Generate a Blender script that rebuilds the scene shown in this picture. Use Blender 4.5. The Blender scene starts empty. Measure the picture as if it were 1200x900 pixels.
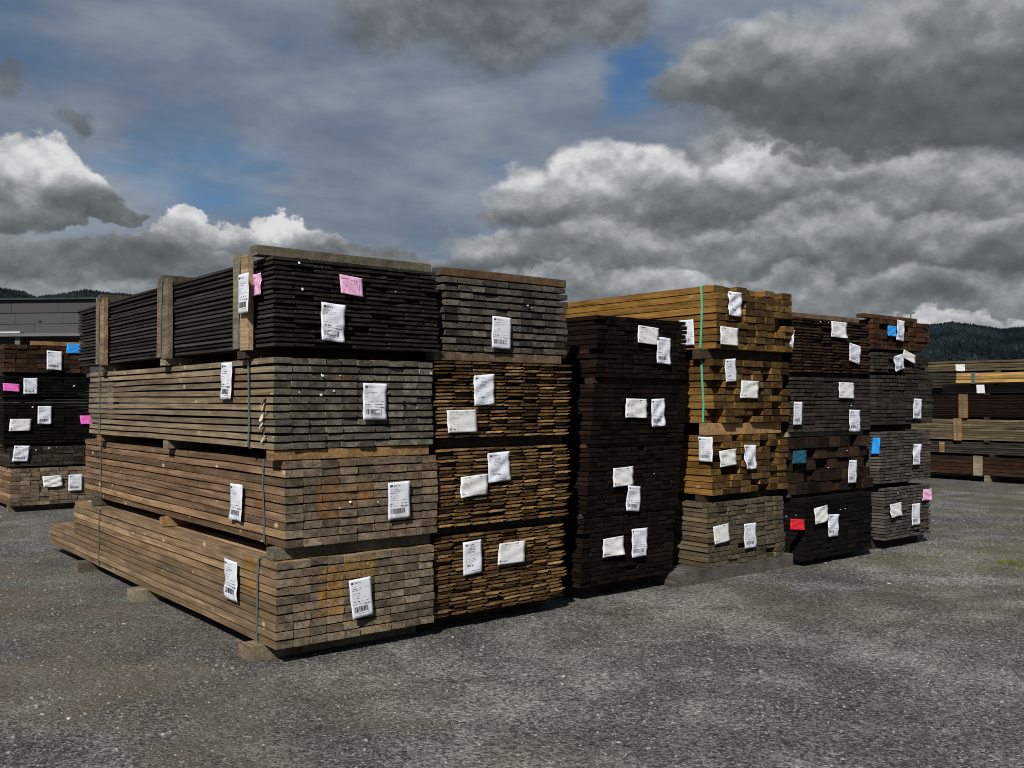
import bpy, math, random
import numpy as np
from mathutils import Vector, Matrix

sc = bpy.context.scene
col = sc.collection
random.seed(7)
rng = np.random.default_rng(7)
R_ = math.radians

# ------------------------------------------------------------------ camera
FPX, CX, HY, EYE = 1100.0, 600.0, 471.0, 1.6        # photo is 1200 x 900
YAW = R_(51.05)                                      # view direction from the row of end faces (+X)
PITCH = math.atan((HY - 450) / FPX)
F0 = np.array([math.cos(YAW), math.sin(YAW), 0.0])
RT = np.array([math.sin(YAW), -math.cos(YAW), 0.0])
FW = F0 * math.cos(PITCH) + np.array([0, 0, math.sin(PITCH)])
UP = np.cross(RT, FW)
CAM = np.array([-2.4892, -5.3420, EYE])

def hit(x, y, ax, v):
    """world point where the sight line of photo pixel (x, y) meets the plane axis=v"""
    d = FW + RT * (x - CX) / FPX - UP * (y - 450) / FPX
    return CAM + d * ((v - CAM[ax]) / d[ax])

cam = bpy.data.cameras.new('camera')
cam.sensor_width = 36.0
cam.lens = FPX / 1200 * 36.0
cam.clip_start = 0.05
cam.clip_end = 20000
co = bpy.data.objects.new('camera', cam)
m = Matrix((RT, UP, -FW)).transposed().to_4x4()
m.translation = Vector(CAM)
co.matrix_world = m
col.objects.link(co)
sc.camera = co

# ------------------------------------------------------------------ render / exposure
sc.view_settings.view_transform = 'Standard'
sc.view_settings.look = 'None'
sc.view_settings.gamma = 1.0
sc.view_settings.exposure = 0.2
sc.view_settings.use_curve_mapping = False
sc.cycles.filter_width = 1.0
sc.cycles.max_bounces = 4
sc.cycles.diffuse_bounces = 3
sc.cycles.glossy_bounces = 1

# ------------------------------------------------------------------ sun
SUN_EL = R_(41)
SUN_AZ = R_(216)                                     # world angle (from +X, ccw) of where the sun stands
sdir = Vector((math.cos(SUN_AZ) * math.cos(SUN_EL), math.sin(SUN_AZ) * math.cos(SUN_EL), math.sin(SUN_EL)))
sl = bpy.data.lights.new('sun', 'SUN')
sl.energy = 5.0
sl.angle = R_(0.53)
sl.color = (1.0, 0.955, 0.89)
so = bpy.data.objects.new('sun', sl)
so.rotation_euler = sdir.to_track_quat('Z', 'Y').to_euler()
so.location = (-20, -20, 30)
col.objects.link(so)

# ------------------------------------------------------------------ node expression helper
class NT:
    def __init__(self, tree):
        self.t = tree
        tree.nodes.clear()
    def node(self, kind, **kw):
        n = self.t.nodes.new(kind)
        for k, v in kw.items():
            setattr(n, k, v)
        return n
    def put(self, sock, v):
        if hasattr(v, 'is_linked') or isinstance(v, bpy.types.NodeSocket):
            self.t.links.new(v, sock)
        else:
            if isinstance(v, (tuple, list)) and sock.type == 'RGBA' and len(v) == 3:
                v = (*v, 1.0)
            sock.default_value = v
    def math(self, op, a, b=0.0, c=0.0, clamp=False):
        n = self.node('ShaderNodeMath', operation=op, use_clamp=clamp)
        for i, v in enumerate((a, b, c)):
            self.put(n.inputs[i], v)
        return n.outputs[0]
    def add(self, a, b): return self.math('ADD', a, b)
    def sub(self, a, b): return self.math('SUBTRACT', a, b)
    def mul(self, a, b): return self.math('MULTIPLY', a, b)
    def div(self, a, b): return self.math('DIVIDE', a, b)
    def vmath(self, op, a, b=(0, 0, 0), s=None):
        n = self.node('ShaderNodeVectorMath', operation=op)
        self.put(n.inputs[0], a)
        if op == 'SCALE':
            self.put(n.inputs['Scale'], s)
        else:
            self.put(n.inputs[1], b)
        return n.outputs[0]
    def sep(self, v):
        n = self.node('ShaderNodeSeparateXYZ'); self.put(n.inputs[0], v); return n.outputs
    def comb(self, x, y, z):
        n = self.node('ShaderNodeCombineXYZ')
        for i, v in enumerate((x, y, z)): self.put(n.inputs[i], v)
        return n.outputs[0]
    def noise(self, vec, scale, detail=4.0, rough=0.5, dist=0.0, lac=2.0):
        n = self.node('ShaderNodeTexNoise')
        self.put(n.inputs['Vector'], vec)
        n.inputs['Scale'].default_value = scale
        n.inputs['Detail'].default_value = detail
        n.inputs['Roughness'].default_value = rough
        n.inputs['Distortion'].default_value = dist
        n.inputs['Lacunarity'].default_value = lac
        return n.outputs[0]
    def voro(self, vec, scale, feature='F1', out='Distance', rand=1.0):
        n = self.node('ShaderNodeTexVoronoi', feature=feature)
        self.put(n.inputs['Vector'], vec)
        n.inputs['Scale'].default_value = scale
        n.inputs['Randomness'].default_value = rand
        return n.outputs[out]
    def step(self, v, lo, hi, a=0.0, b=1.0, smooth=True):
        n = self.node('ShaderNodeMapRange', interpolation_type='SMOOTHSTEP' if smooth else 'LINEAR')
        self.put(n.inputs['Value'], v)
        self.put(n.inputs['From Min'], lo); self.put(n.inputs['From Max'], hi)
        self.put(n.inputs['To Min'], a); self.put(n.inputs['To Max'], b)
        return n.outputs['Result']
    def mix(self, fac, a, b, blend='MIX'):
        n = self.node('ShaderNodeMix', data_type='RGBA', blend_type=blend)
        self.put(n.inputs['Factor'], fac)
        self.put(n.inputs['A'], a); self.put(n.inputs['B'], b)
        return n.outputs['Result']
    def ramp(self, fac, stops, interp='LINEAR'):
        n = self.node('ShaderNodeValToRGB')
        n.color_ramp.interpolation = interp
        e = n.color_ramp.elements
        while len(e) < len(stops): e.new(0.5)
        for i, (p, c) in enumerate(stops):
            e[i].position = p; e[i].color = (*c, 1.0)
        self.put(n.inputs[0], fac)
        return n.outputs[0]

# ------------------------------------------------------------------ sky with broken cloud
def pdir(x, y):
    return (math.atan((x - CX) / FPX), math.atan((HY - y) / math.hypot(FPX, x - CX)))

world = bpy.data.worlds.new('World')
sc.world = world
world.use_nodes = True
world.cycles.sampling_method = 'NONE'
w = NT(world.node_tree)
wout = w.node('ShaderNodeOutputWorld')
bg = w.node('ShaderNodeBackground')
bg.inputs['Strength'].default_value = 0.1
w.t.links.new(bg.outputs[0], wout.inputs[0])
sky = w.node('ShaderNodeTexSky', sky_type='NISHITA')
sky.sun_disc = False
sky.sun_elevation = SUN_EL
sky.sun_rotation = math.pi / 2 - SUN_AZ
sky.ozone_density = 2.0
sky.air_density = 1.0
sky.dust_density = 0.4
dirv = w.node('ShaderNodeTexCoord').outputs['Generated']
dx, dy, dz = w.sep(dirv)
az = w.math('ARCTAN2', w.add(w.mul(dx, RT[0]), w.mul(dy, RT[1])), w.add(w.mul(dx, F0[0]), w.mul(dy, F0[1])))
el = w.math('ARCSINE', dz)
def plane(lift, k, squash):
    den = w.math('MAXIMUM', w.math('ADD', dz, k + lift), 0.08)
    return w.comb(w.div(dx, den), w.div(dy, den), w.mul(w.add(dz, lift), squash))
P = plane(0.0, 0.36, 2.0)                # cloud deck seen in perspective
Pup = plane(0.011, 0.36, 2.0)
warp = w.node('ShaderNodeTexNoise')
w.put(warp.inputs['Vector'], P); warp.inputs['Scale'].default_value = 4.0; warp.inputs['Detail'].default_value = 4
AE = w.vmath('ADD', w.comb(az, el, 0.0), w.vmath('MULTIPLY', w.vmath('SUBTRACT', warp.outputs['Color'], (.5, .5, .5)), (.20, .11, 0)))
fw = w.node('ShaderNodeTexNoise')
w.put(fw.inputs['Vector'], w.vmath('MULTIPLY', dirv, (1, 1, 1.2))); fw.inputs['Scale'].default_value = 16.0; fw.inputs['Detail'].default_value = 6; fw.inputs['Roughness'].default_value = .6
AE2 = w.vmath('ADD', w.comb(az, el, 0.0), w.vmath('MULTIPLY', w.vmath('SUBTRACT', fw.outputs['Color'], (.5, .5, .5)), (.085, .065, 0)))
def total(items, start=0.0):
    """sum of soft patches of sky round given directions: (x, y, rx, ry, weight) in photo pixels"""
    s = start
    for (x, y, rx, ry, k) in items:
        a0, e0 = pdir(x, y)
        n_ = w.node('ShaderNodeVectorMath', operation='MULTIPLY_ADD')
        w.put(n_.inputs[0], AE); n_.inputs[1].default_value = (FPX / rx, FPX / ry, 0); n_.inputs[2].default_value = (-a0 * FPX / rx, -e0 * FPX / ry, 0)
        l_ = w.node('ShaderNodeVectorMath', operation='LENGTH'); w.put(l_.inputs[0], n_.outputs[0])
        s = w.add(s, w.step(l_.outputs['Value'], 1.15, 0.0, 0.0, k))
    return s
D2 = w.vmath('MULTIPLY', dirv, (1, 1, 1.5))
D2up = w.vmath('ADD', D2, (0, 0, .020))
bil = w.noise(D2, 7.5, 7, 0.56)                       # billows, and the same a little higher: lit tops, dark undersides
relief = w.sub(bil, w.noise(D2up, 7.5, 7, 0.56))
puff = w.noise(w.vmath('ADD', P, (5.3, 1.7, 0.4)), 6.0, 6, 0.58, 0.1)
n_hi = w.noise(w.vmath('ADD', w.vmath('MULTIPLY', P, (1, 1, 2.2)), (11.0, 4.0, 2.0)), 1.6, 7, 0.55, 0.3)
# high grey veil with blue holes
veil_bias = total([(190, 212, 200, 54, -0.33), (738, 92, 62, 44, -0.40), (770, 30, 70, 40, -.12), (590, 208, 85, 36, -0.22), (110, 346, 120, 10, -0.2)], .03)
veil = w.step(w.add(w.add(n_hi, veil_bias), w.mul(w.sub(puff, .5), .12)), 0.14, 0.50)
veil_col = w.ramp(w.add(w.mul(n_hi, 0.68), w.mul(puff, 0.32)), [(0.32, (0.88, 1.24, 1.80)), (0.48, (1.50, 1.86, 2.38)), (0.62, (2.55, 2.86, 3.25))])
blue = w.mix(1.0, sky.outputs[0], (0.34, 0.48, 0.58), 'MULTIPLY')
base = w.mix(w.mul(veil, 0.96), blue, veil_col)
RAMP = [(0.0, (0.74, 0.83, 0.93)), (0.25, (1.10, 1.22, 1.34)), (0.5, (1.86, 2.02, 2.18)), (0.75, (3.5, 3.68, 3.84)), (1.0, (6.2, 6.25, 6.25))]
# broken cumulus deck all round
n_lo = w.noise(D2, 2.6, 5, 0.5)
low_bias = total([(130, 335, 480, 70, 0.34), (900, 270, 460, 190, 0.26), (1050, 120, 330, 150, 0.2), (850, 360, 620, 80, 0.3), (200, 150, 360, 140, -0.32), (480, 190, 170, 90, -0.2), (710, 120, 100, 55, -0.12)])
cov = w.add(w.add(n_lo, low_bias), w.mul(w.sub(bil, .5), .30))
lum = w.add(w.add(0.46, w.mul(relief, 1.9)), w.mul(w.sub(puff, 0.5), 0.25))
skycol = w.mix(w.step(cov, 0.56, 0.68), base, w.ramp(lum, RAMP))
# single cumulus: overlapping heads, sunlit above a grey base
AE3 = w.vmath('ADD', AE2, w.vmath('MULTIPLY', w.vmath('SUBTRACT', warp.outputs['Color'], (.5, .5, .5)), (.10, .07, 0)))
fz = w.sep(fw.outputs['Color'])[2]
def cumulus(under, items, ybase, ytop, lo, hi, xref, soft=.16, vec=None, kr=2.2, op=1.0):
    vec = AE3 if vec is None else vec
    fld = None
    for (x, y, rx, ry) in items:
        a0, e0 = pdir(x, y)
        n_ = w.node('ShaderNodeVectorMath', operation='MULTIPLY_ADD')
        w.put(n_.inputs[0], vec); n_.inputs[1].default_value = (FPX / rx, FPX / ry, 0); n_.inputs[2].default_value = (-a0 * FPX / rx, -e0 * FPX / ry, 0)
        l_ = w.node('ShaderNodeVectorMath', operation='LENGTH'); w.put(l_.inputs[0], n_.outputs[0])
        v = w.sub(1.0, l_.outputs['Value'])
        fld = v if fld is None else w.math('SMOOTH_MAX', fld, v, .18)
    fy = w.sep(vec)[1]
    g_ = w.step(fy, pdir(xref, ybase)[1], pdir(xref, ytop)[1], lo, hi)
    l2 = w.add(w.add(g_, w.mul(relief, kr)), w.add(w.mul(w.sub(fz, .5), .30), w.mul(w.sub(puff, .5), .20)))
    return w.mix(w.mul(w.step(fld, 0.0, soft), op), under, w.ramp(l2, RAMP))
c_ = skycol
# bright bank in the middle right, then lower rolls towards the hills
c_ = cumulus(c_, [(640, 232, 75, 44), (720, 205, 90, 56), (800, 232, 80, 52), (880, 225, 75, 50), (960, 240, 110, 50), (1070, 225, 110, 60), (1180, 240, 110, 60)], 285, 165, .25, .88, 820, soft=.28)
c_ = cumulus(c_, [(600, 300, 110, 32), (720, 285, 90, 38), (850, 290, 100, 36), (970, 282, 110, 40), (1100, 290, 110, 42), (1220, 290, 90, 40)], 330, 248, .22, .68, 900, soft=.34)
c_ = cumulus(c_, [(640, 340, 120, 24), (780, 332, 110, 26), (930, 340, 120, 30), (1070, 345, 120, 32), (1200, 345, 110, 32)], 378, 312, .30, .62, 950, soft=.42)
c_ = cumulus(c_, [(980, 385, 160, 14), (1130, 382, 130, 16), (1260, 384, 120, 14)], 400, 366, .5, .80, 1100, soft=.45)
# left: white heads over a grey bank
c_ = cumulus(c_, [(60, 300, 130, 34), (200, 312, 130, 30), (330, 312, 120, 30), (440, 318, 100, 24)], 345, 268, .24, .52, 200, soft=.3)
c_ = cumulus(c_, [(32, 206, 58, 48), (80, 230, 46, 30), (-5, 225, 55, 40), (125, 246, 40, 14)], 262, 178, .20, .98, 40, vec=AE2)
c_ = cumulus(c_, [(216, 266, 36, 28), (266, 276, 28, 18), (338, 274, 40, 24), (374, 284, 30, 14), (302, 284, 30, 16)], 296, 250, .34, .95, 270, vec=AE2)
# nearer dark clouds
c_ = cumulus(c_, [(480, 10, 120, 50), (600, 20, 120, 66), (700, 12, 90, 44)], 90, -40, .16, .46, 600, soft=.45, op=.9)
c_ = cumulus(c_, [(850, 90, 80, 60), (940, 70, 110, 66), (1050, 100, 130, 70), (1170, 90, 120, 80), (960, 140, 120, 40), (1080, 30, 120, 40)], 120, 20, .13, .62, 980, soft=.30, kr=1.6)
c_ = cumulus(c_, [(945, 183, 36, 12), (915, 178, 18, 8)], 190, 150, .16, .4, 945, soft=.7, vec=AE2, op=.75)
c_ = cumulus(c_, [(90, 144, 24, 18), (2, 96, 22, 30)], 170, 60, .2, .34, 60, soft=.6, vec=AE2, op=.8)
skycol = c_
w.put(bg.inputs['Color'], skycol)

# ------------------------------------------------------------------ materials
def new_mat(name):
    mt = bpy.data.materials.new(name)
    mt.use_nodes = True
    n = NT(mt.node_tree)
    out = n.node('ShaderNodeOutputMaterial')
    bs = n.node('ShaderNodeBsdfPrincipled')
    n.t.links.new(bs.outputs[0], out.inputs[0])
    return mt, n, bs

def bump(n, bs, h, strength, dist):
    b = n.node('ShaderNodeBump')
    b.inputs['Strength'].default_value = strength
    b.inputs['Distance'].default_value = dist
    n.put(b.inputs['Height'], h)
    n.t.links.new(b.outputs[0], bs.inputs['Normal'])

def box_mask(n, pos, boxes):
    """1 inside world boxes (cx,cy,cz,hx,hy,hz) with ragged rims: places where an old sheet kept the wood fresh"""
    x, y, z = n.sep(pos)
    j = n.mul(n.sub(n.noise(pos, 35, 3), 0.5), 0.05)
    s = None
    for cx, cy, cz, hx, hy, hz in boxes:
        k = n.mul(n.mul(n.step(n.math('ABSOLUTE', n.sub(n.add(x, j), cx)), hx, hx - .006), n.step(n.math('ABSOLUTE', n.sub(n.add(y, j), cy)), hy, hy - .006)),
                  n.step(n.math('ABSOLUTE', n.sub(n.add(z, j), cz)), hz, hz - .006))
        s = k if s is None else n.math('MAXIMUM', s, k)
    return s

def wood(name, end, side, rough=0.85, endvar=0.55, knots=0.0, boxes=None, fresh=(0.30, 0.14, 0.02)):
    """end / side: list of 2-4 base colours that the single boards are drawn from. Returns (side, end) materials."""
    res = []
    for which, cols in (('side', side), ('end', end)):
        mt, n, bs = new_mat(name + '_' + which)
        oi = n.node('ShaderNodeObjectInfo')
        rnd = oi.outputs['Random']
        oc = n.node('ShaderNodeTexCoord').outputs['Object']
        pos = n.node('ShaderNodeNewGeometry').outputs['Position']
        shift = n.comb(n.mul(rnd, 37.0), n.mul(rnd, 91.0), n.mul(rnd, 53.0))
        v = n.vmath('ADD', oc, shift)
        k = len(cols)
        c = n.ramp(n.math('FRACT', n.mul(rnd, 17.31)), [(i / (k - 1), cc) for i, cc in enumerate(cols)])
        bright = n.step(n.math('FRACT', n.mul(rnd, 71.7)), 0, 1, 1 - endvar * .6, 1 + endvar * .6, smooth=False)
        if which == 'side':
            g = n.noise(n.vmath('MULTIPLY', v, (70, 2.2, 70)), 1.0, 6, 0.62, 0.3)
            g2 = n.noise(n.vmath('MULTIPLY', v, (12, 1.1, 12)), 1.0, 4, 0.55)
            blot = n.noise(v, 3.5, 5, 0.6)
            f = n.mul(n.step(g, 0.25, 0.75, 0.55, 1.35), n.step(g2, 0.3, 0.7, 0.75, 1.25))
            f = n.mul(f, n.step(blot, 0.3, 0.7, 0.8, 1.18))
            h = g
            bst, bd = 0.35, 0.004
        else:
            x, y, z = n.sep(oc)
            cxr = n.mul(n.sub(n.math('FRACT', n.mul(rnd, 7.77)), 0.5), 0.12)
            czr = n.sub(n.mul(n.math('FRACT', n.mul(rnd, 3.33)), 0.14), 0.16)
            ux, uz = n.sub(x, cxr), n.sub(z, czr)
            wob = n.mul(n.noise(v, 30, 4), 0.02)
            rad = n.add(n.math('SQRT', n.add(n.mul(ux, ux), n.mul(uz, uz))), wob)
            ring = n.math('SINE', n.mul(rad, 900))
            sp = n.noise(n.vmath('MULTIPLY', v, (1, 0.2, 1)), 90, 4, 0.6)
            st = n.noise(n.vmath('MULTIPLY', v, (16, 1, 24)), 1.0, 5, 0.62)
            f = n.mul(n.add(0.95, n.mul(ring, 0.10)), n.mul(n.step(sp, 0.3, 0.72, 0.72, 1.25), n.step(st, 0.3, 0.7, 0.58, 1.38)))
            th = n.mul(rnd, 211.0)
            ln = n.math('ABSOLUTE', n.add(n.add(n.mul(ux, n.math('COSINE', th)), n.mul(uz, n.math('SINE', th))), n.mul(n.sub(sp, .5), .006)))
            crack = n.mul(n.step(ln, .0022, .0006), n.step(n.math('FRACT', n.mul(rnd, 5.7)), .45, .5))
            f = n.mul(f, n.sub(1.0, n.mul(crack, .8)))
            h = n.add(n.add(sp, n.mul(ring, 0.1)), n.mul(crack, -1.0))
            bst, bd = 0.5, 0.003
        c = n.mix(1.0, c, n.comb(n.mul(f, bright), n.mul(f, bright), n.mul(f, bright)), 'MULTIPLY')
        if boxes:
            mk = n.mul(box_mask(n, pos, boxes), n.step(n.math('FRACT', n.mul(rnd, 29.3)), 0, 1, .35, 1.0, smooth=False))
            fr = n.mix(1.0, fresh, n.comb(f, f, f), 'MULTIPLY')
            c = n.mix(n.mul(mk, n.step(n.noise(pos, 14, 3), .30, .58, .25, .95)), c, fr)
        if knots and which == 'side':
            kv = n.voro(n.vmath('MULTIPLY', v, (1.0, 0.55, 1.0)), 10.0)
            pale = n.mul(n.step(kv, 0.22, 0.07), n.step(n.noise(v, 6.0, 2), .46, .60))
            c = n.mix(n.mul(pale, knots), c, (0.52, 0.42, 0.30))
        n.put(bs.inputs['Base Color'], c)
        bs.inputs['Roughness'].default_value = rough
        bs.inputs['Specular IOR Level'].default_value = 0.06
        bump(n, bs, h, bst, bd)
        res.append(mt)
    return res

def hbox(face, val, x0, y0, x1, y1):
    """photo pixel rectangle on a pack face -> world box for box_mask"""
    a, b = hit(x0, y0, face, val), hit(x1, y1, face, val)
    c, hh = (a + b) / 2, abs(b - a) / 2
    hh[face] = 0.05
    return (*c, *hh)

# ------------------------------------------------------------------ mesh helpers
def mesh(name, verts, faces, mats=(), midx=None):
    me = bpy.data.meshes.new(name)
    me.from_pydata([tuple(map(float, v)) for v in verts], [], faces)
    for mm in mats: me.materials.append(mm)
    if midx is not None:
        me.polygons.foreach_set('material_index', midx)
    me.update()
    return me

def obj(name, me, parent=None, loc=(0, 0, 0), rot=None):
    o = bpy.data.objects.new(name, me)
    o.location = loc
    if rot is not None: o.rotation_euler = rot
    if parent is not None: o.parent = parent
    col.objects.link(o)
    return o

def tag(o, label, cat=None, group=None, kind=None):
    if label: o['label'] = label
    if cat: o['category'] = cat
    if group: o['group'] = group
    if kind: o['kind'] = kind
    return o

def thing(name, loc, label, cat, group=None, rz=0.0):
    o = bpy.data.objects.new(name, None)
    o.empty_display_size = 0.1
    o.location = loc
    o.rotation_euler = (0, 0, rz)
    col.objects.link(o)
    return tag(o, label, cat, group)

def loft(sections, caps=True):
    """sections: list of closed loops (equal length). -> verts, faces, midx (caps get index 1)"""
    k = len(sections[0])
    vs = [p for s in sections for p in s]
    fs, mi = [], []
    for i in range(len(sections) - 1):
        for j in range(k):
            a, b = i * k + j, i * k + (j + 1) % k
            fs.append((a, a + k, b + k, b)); mi.append(0)
    if caps:
        fs.append(tuple(range(k))); mi.append(1)
        fs.append(tuple(reversed(range((len(sections) - 1) * k, len(sections) * k)))); mi.append(1)
    return vs, fs, mi

def prof_rect(w_, t, c=0.0):
    a, b = w_ / 2, t / 2
    if c <= 0: return [(-a, -b), (a, -b), (a, b), (-a, b)]
    return [(-a + c, -b), (a - c, -b), (a, -b + c), (a, b - c), (a - c, b), (-a + c, b), (-a, b - c), (-a, -b + c)]

def prof_clad(w_, t, r):
    """cladding board: a rebate on the underside and a tapered back"""
    a, b = w_ / 2, t / 2
    k = r.uniform(.12, .2) * w_
    return [(-a, -b), (a - k, -b + r.uniform(0, .2) * t), (a - k, -b * .1), (a, 0), (a, b * r.uniform(.7, 1)), (-a * .2, b), (-a + k * .3, b * r.uniform(.4, .9)), (-a, b * .2)]

def board_mesh(name, prof, length, segs, mats, bow=0.0, r=random, taper=0.0):
    ph1, ph2 = r.uniform(0, 6.28), r.uniform(0, 6.28)
    secs = []
    for i in range(segs + 1):
        y = length * i / segs
        dzv = bow * (math.sin(y * 1.5 + ph1) + .6 * math.sin(y * 3.3 + ph2)) if bow else 0
        dxv = bow * .6 * math.sin(y * 1.1 + ph2) if bow else 0
        skew = r.uniform(-1, 1) * .004 if i in (0, segs) else 0
        secs.append([(px + dxv, y + skew * (1 if px > 0 else -1), pz + dzv) for px, pz in prof])
    v, f, mi = loft(secs)
    return mesh(name, v, f, mats, mi)

def beam(name, parent, sx, sy, sz, loc, mats, chamf=0.004, rz=0.0, along='x', sag=0.0):
    """sawn timber with eased, slightly uneven arrises; ends carry the end-grain material"""
    L, pr = (sx, prof_rect(sy, sz, chamf)) if along == 'x' else ((sy, prof_rect(sx, sz, chamf)) if along == 'y' else (sz, prof_rect(sx, sy, chamf)))
    secs = []
    for i in range(4):
        u = -L / 2 + L * i / 3
        j = [(p + random.uniform(-.0015, .0015), q + random.uniform(-.0015, .0015)) for p, q in pr]
        if along == 'x': secs.append([(u, p, q) for p, q in j])
        elif along == 'y': secs.append([(p, u, q) for p, q in reversed(j)])
        else: secs.append([(p, q, u) for p, q in reversed(j)])
    v, f, mi = loft(secs)
    if along == 'x': f = [tuple(reversed(q)) for q in f]
    if along == 'z': f = [tuple(reversed(q)) for q in f]
    return obj(name, mesh(name, v, f, mats, mi), parent, loc, (0, 0, rz))

# ------------------------------------------------------------------ wood kinds
W = {}
W['black'] = wood('black_stained_board', [(0.01144, 0.01056, 0.00924), (0.02288, 0.02068, 0.0176), (0.01584, 0.01452, 0.01276)], [(0.044, 0.03872, 0.03344), (0.02376, 0.02112, 0.01848), (0.03344, 0.02992, 0.02552)])
W['greyolive'] = wood('grey_weathered_plank', [(0.1012, 0.09384, 0.0738), (0.0598, 0.05336, 0.0414), (0.115, 0.103, 0.0828), (0.0782, 0.0644, 0.045)], [(0.1672, 0.129, 0.0861), (0.132, 0.1075, 0.0738), (0.2068, 0.1591, 0.1025), (0.1496, 0.1247, 0.0697)], knots=.5,
    boxes=[hbox(1, -.01, 387, 438, 412, 447), hbox(0, -.03, 276, 436, 290, 478)], fresh=(.14, .085, .035))
W['brownc'] = wood('brown_weathered_plank', [(0.1348, 0.105, 0.07443), (0.0981, 0.07708, 0.05484), (0.1635, 0.1312, 0.09402), (0.1186, 0.0861, 0.05484)], [(0.1677, 0.105, 0.06137), (0.1314, 0.08692, 0.05559), (0.1949, 0.123, 0.07076), (0.1949, 0.1025, 0.04765)], knots=.75,
    boxes=[hbox(1, 0, 372, 562, 400, 606), hbox(1, 0, 400, 568, 440, 590), hbox(0, .04, 296, 576, 312, 604)], fresh=(.18, .085, .03))
W['brownd'] = wood('tan_weathered_plank', [(0.138, 0.1103, 0.07607), (0.1046, 0.08484, 0.06006), (0.1715, 0.1425, 0.1001), (0.1213, 0.09332, 0.06006)], [(0.1767, 0.1227, 0.07315), (0.1405, 0.1016, 0.06291), (0.213, 0.1457, 0.08412), (0.1949, 0.127, 0.06583)], knots=.75,
    boxes=[hbox(1, 0, 373, 666, 403, 720), hbox(1, 0, 403, 654, 440, 676), hbox(0, -.02, 286, 651, 300, 699)], fresh=(.26, .135, .028))
W['slate'] = wood('dark_grey_plank', [(.075, .066, .055), (.034, .030, .026), (.105, .092, .075), (.05, .042, .034)], [(.08, .07, .055), (.06, .05, .04)], endvar=.8)
W['clad'] = wood('orange_brown_cladding', [(0.154, 0.08976, 0.03696), (0.0528, 0.02904, 0.01232), (0.22, 0.139, 0.0616), (0.088, 0.0484, 0.01848)], [(0.0968, 0.05104, 0.01936), (0.0572, 0.02904, 0.01232)], endvar=1.0)
W['umber'] = wood('dark_umber_plank', [(0.00697, 0.004435, 0.003388), (0.004118, 0.002957, 0.002218), (0.0114, 0.006776, 0.00462)], [(0.01774, 0.009548, 0.00616), (0.01014, 0.006037, 0.004312)], endvar=.8)
W['amber'] = wood('amber_treated_plank', [(0.1188, 0.07392, 0.02816), (0.04576, 0.02728, 0.01056), (0.0924, 0.05456, 0.01936), (0.03168, 0.01936, 0.0088)], [(0.1628, 0.08624, 0.022), (0.132, 0.06864, 0.01848), (0.1892, 0.1038, 0.0264)], endvar=.8, knots=.25)
W['putty'] = wood('putty_grey_plank', [(0.085, 0.068, 0.045), (0.062, 0.05, 0.034), (0.1, 0.08, 0.054)], [(0.105, 0.083, 0.05104), (0.084, 0.066, 0.04048)], endvar=.5)
W['cocoa'] = wood('cocoa_brown_board', [(0.03366, 0.01795, 0.01047), (0.01646, 0.009724, 0.005984), (0.04638, 0.02543, 0.01421)], [(0.0374, 0.02094, 0.01197), (0.02244, 0.01346, 0.008976)], endvar=.9)
W['ash'] = wood('ash_grey_board', [(0.03344, 0.02943, 0.0231), (0.02408, 0.02073, 0.01716), (0.04147, 0.03545, 0.02772)], [(0.04013, 0.03478, 0.02772), (0.0301, 0.02675, 0.02112)], endvar=.5)
W['sleeper'] = wood('dark_brown_sleeper', [(0.02534, 0.01478, 0.009152), (0.01197, 0.007744, 0.005632), (0.0352, 0.02042, 0.01126)], [(0.02534, 0.01549, 0.009856), (0.01549, 0.009856, 0.00704)], endvar=.8)
W['ink'] = wood('near_black_board', [(0.003872, 0.003661, 0.00352), (0.006336, 0.005984, 0.005632), (0.002464, 0.002323, 0.002112)], [(0.00704, 0.006688, 0.006336), (0.004928, 0.004576, 0.004224)], endvar=.6)
W['rust'] = wood('red_brown_plank', [(0.05104, 0.02552, 0.01232), (0.0264, 0.01496, 0.0088), (0.066, 0.0352, 0.0176)], [(0.05984, 0.02992, 0.01496), (0.03696, 0.02024, 0.01144)], endvar=.7)
W['silver'] = wood('silver_grey_board', [(0.069, 0.06164, 0.05244), (0.0506, 0.04508, 0.03864), (0.08096, 0.0736, 0.06348)], [(0.0782, 0.069, 0.05796), (0.0598, 0.05336, 0.046)], endvar=.5)
W['bearer'] = wood('bearer_timber', [(.17, .145, .105), (.12, .10, .075)], [(.15, .13, .095), (.11, .095, .07), (.17, .14, .095)])
W['bearer_tan'] = wood('tan_bearer_timber', [(.20, .13, .065), (.15, .10, .055)], [(.24, .14, .06), (.19, .115, .052)])
W['bearer_brown'] = wood('brown_bearer_timber', [(.075, .066, .052), (.10, .085, .062)], [(.10, .066, .038), (.08, .058, .036)])
W['bearer_olive'] = wood('olive_grey_timber', [(.085, .075, .056), (.065, .058, .044)], [(.078, .068, .050), (.062, .053, .038)])
W['post_grey'] = wood('grey_post_timber', [(.2, .17, .12), (.15, .13, .1)], [(.165, .14, .10), (.13, .112, .083)])
W['bearer_dark'] = wood('dark_bearer_timber', [(.05, .035, .024), (.035, .026, .019)], [(.055, .04, .028), (.038, .028, .02)])
W['post'] = wood('post_timber', [(.28, .22, .14), (.2, .16, .11)], [(.21, .165, .105), (.28, .19, .11), (.17, .145, .11)])
W['pine'] = wood('yellow_pine', [(.3, .19, .075), (.24, .15, .06)], [(.34, .21, .075), (.29, .175, .06)])
W['slab'] = wood('grey_slab_timber', [(.12, .11, .095), (.09, .083, .072)], [(.12, .112, .098), (.095, .088, .077)])

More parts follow.
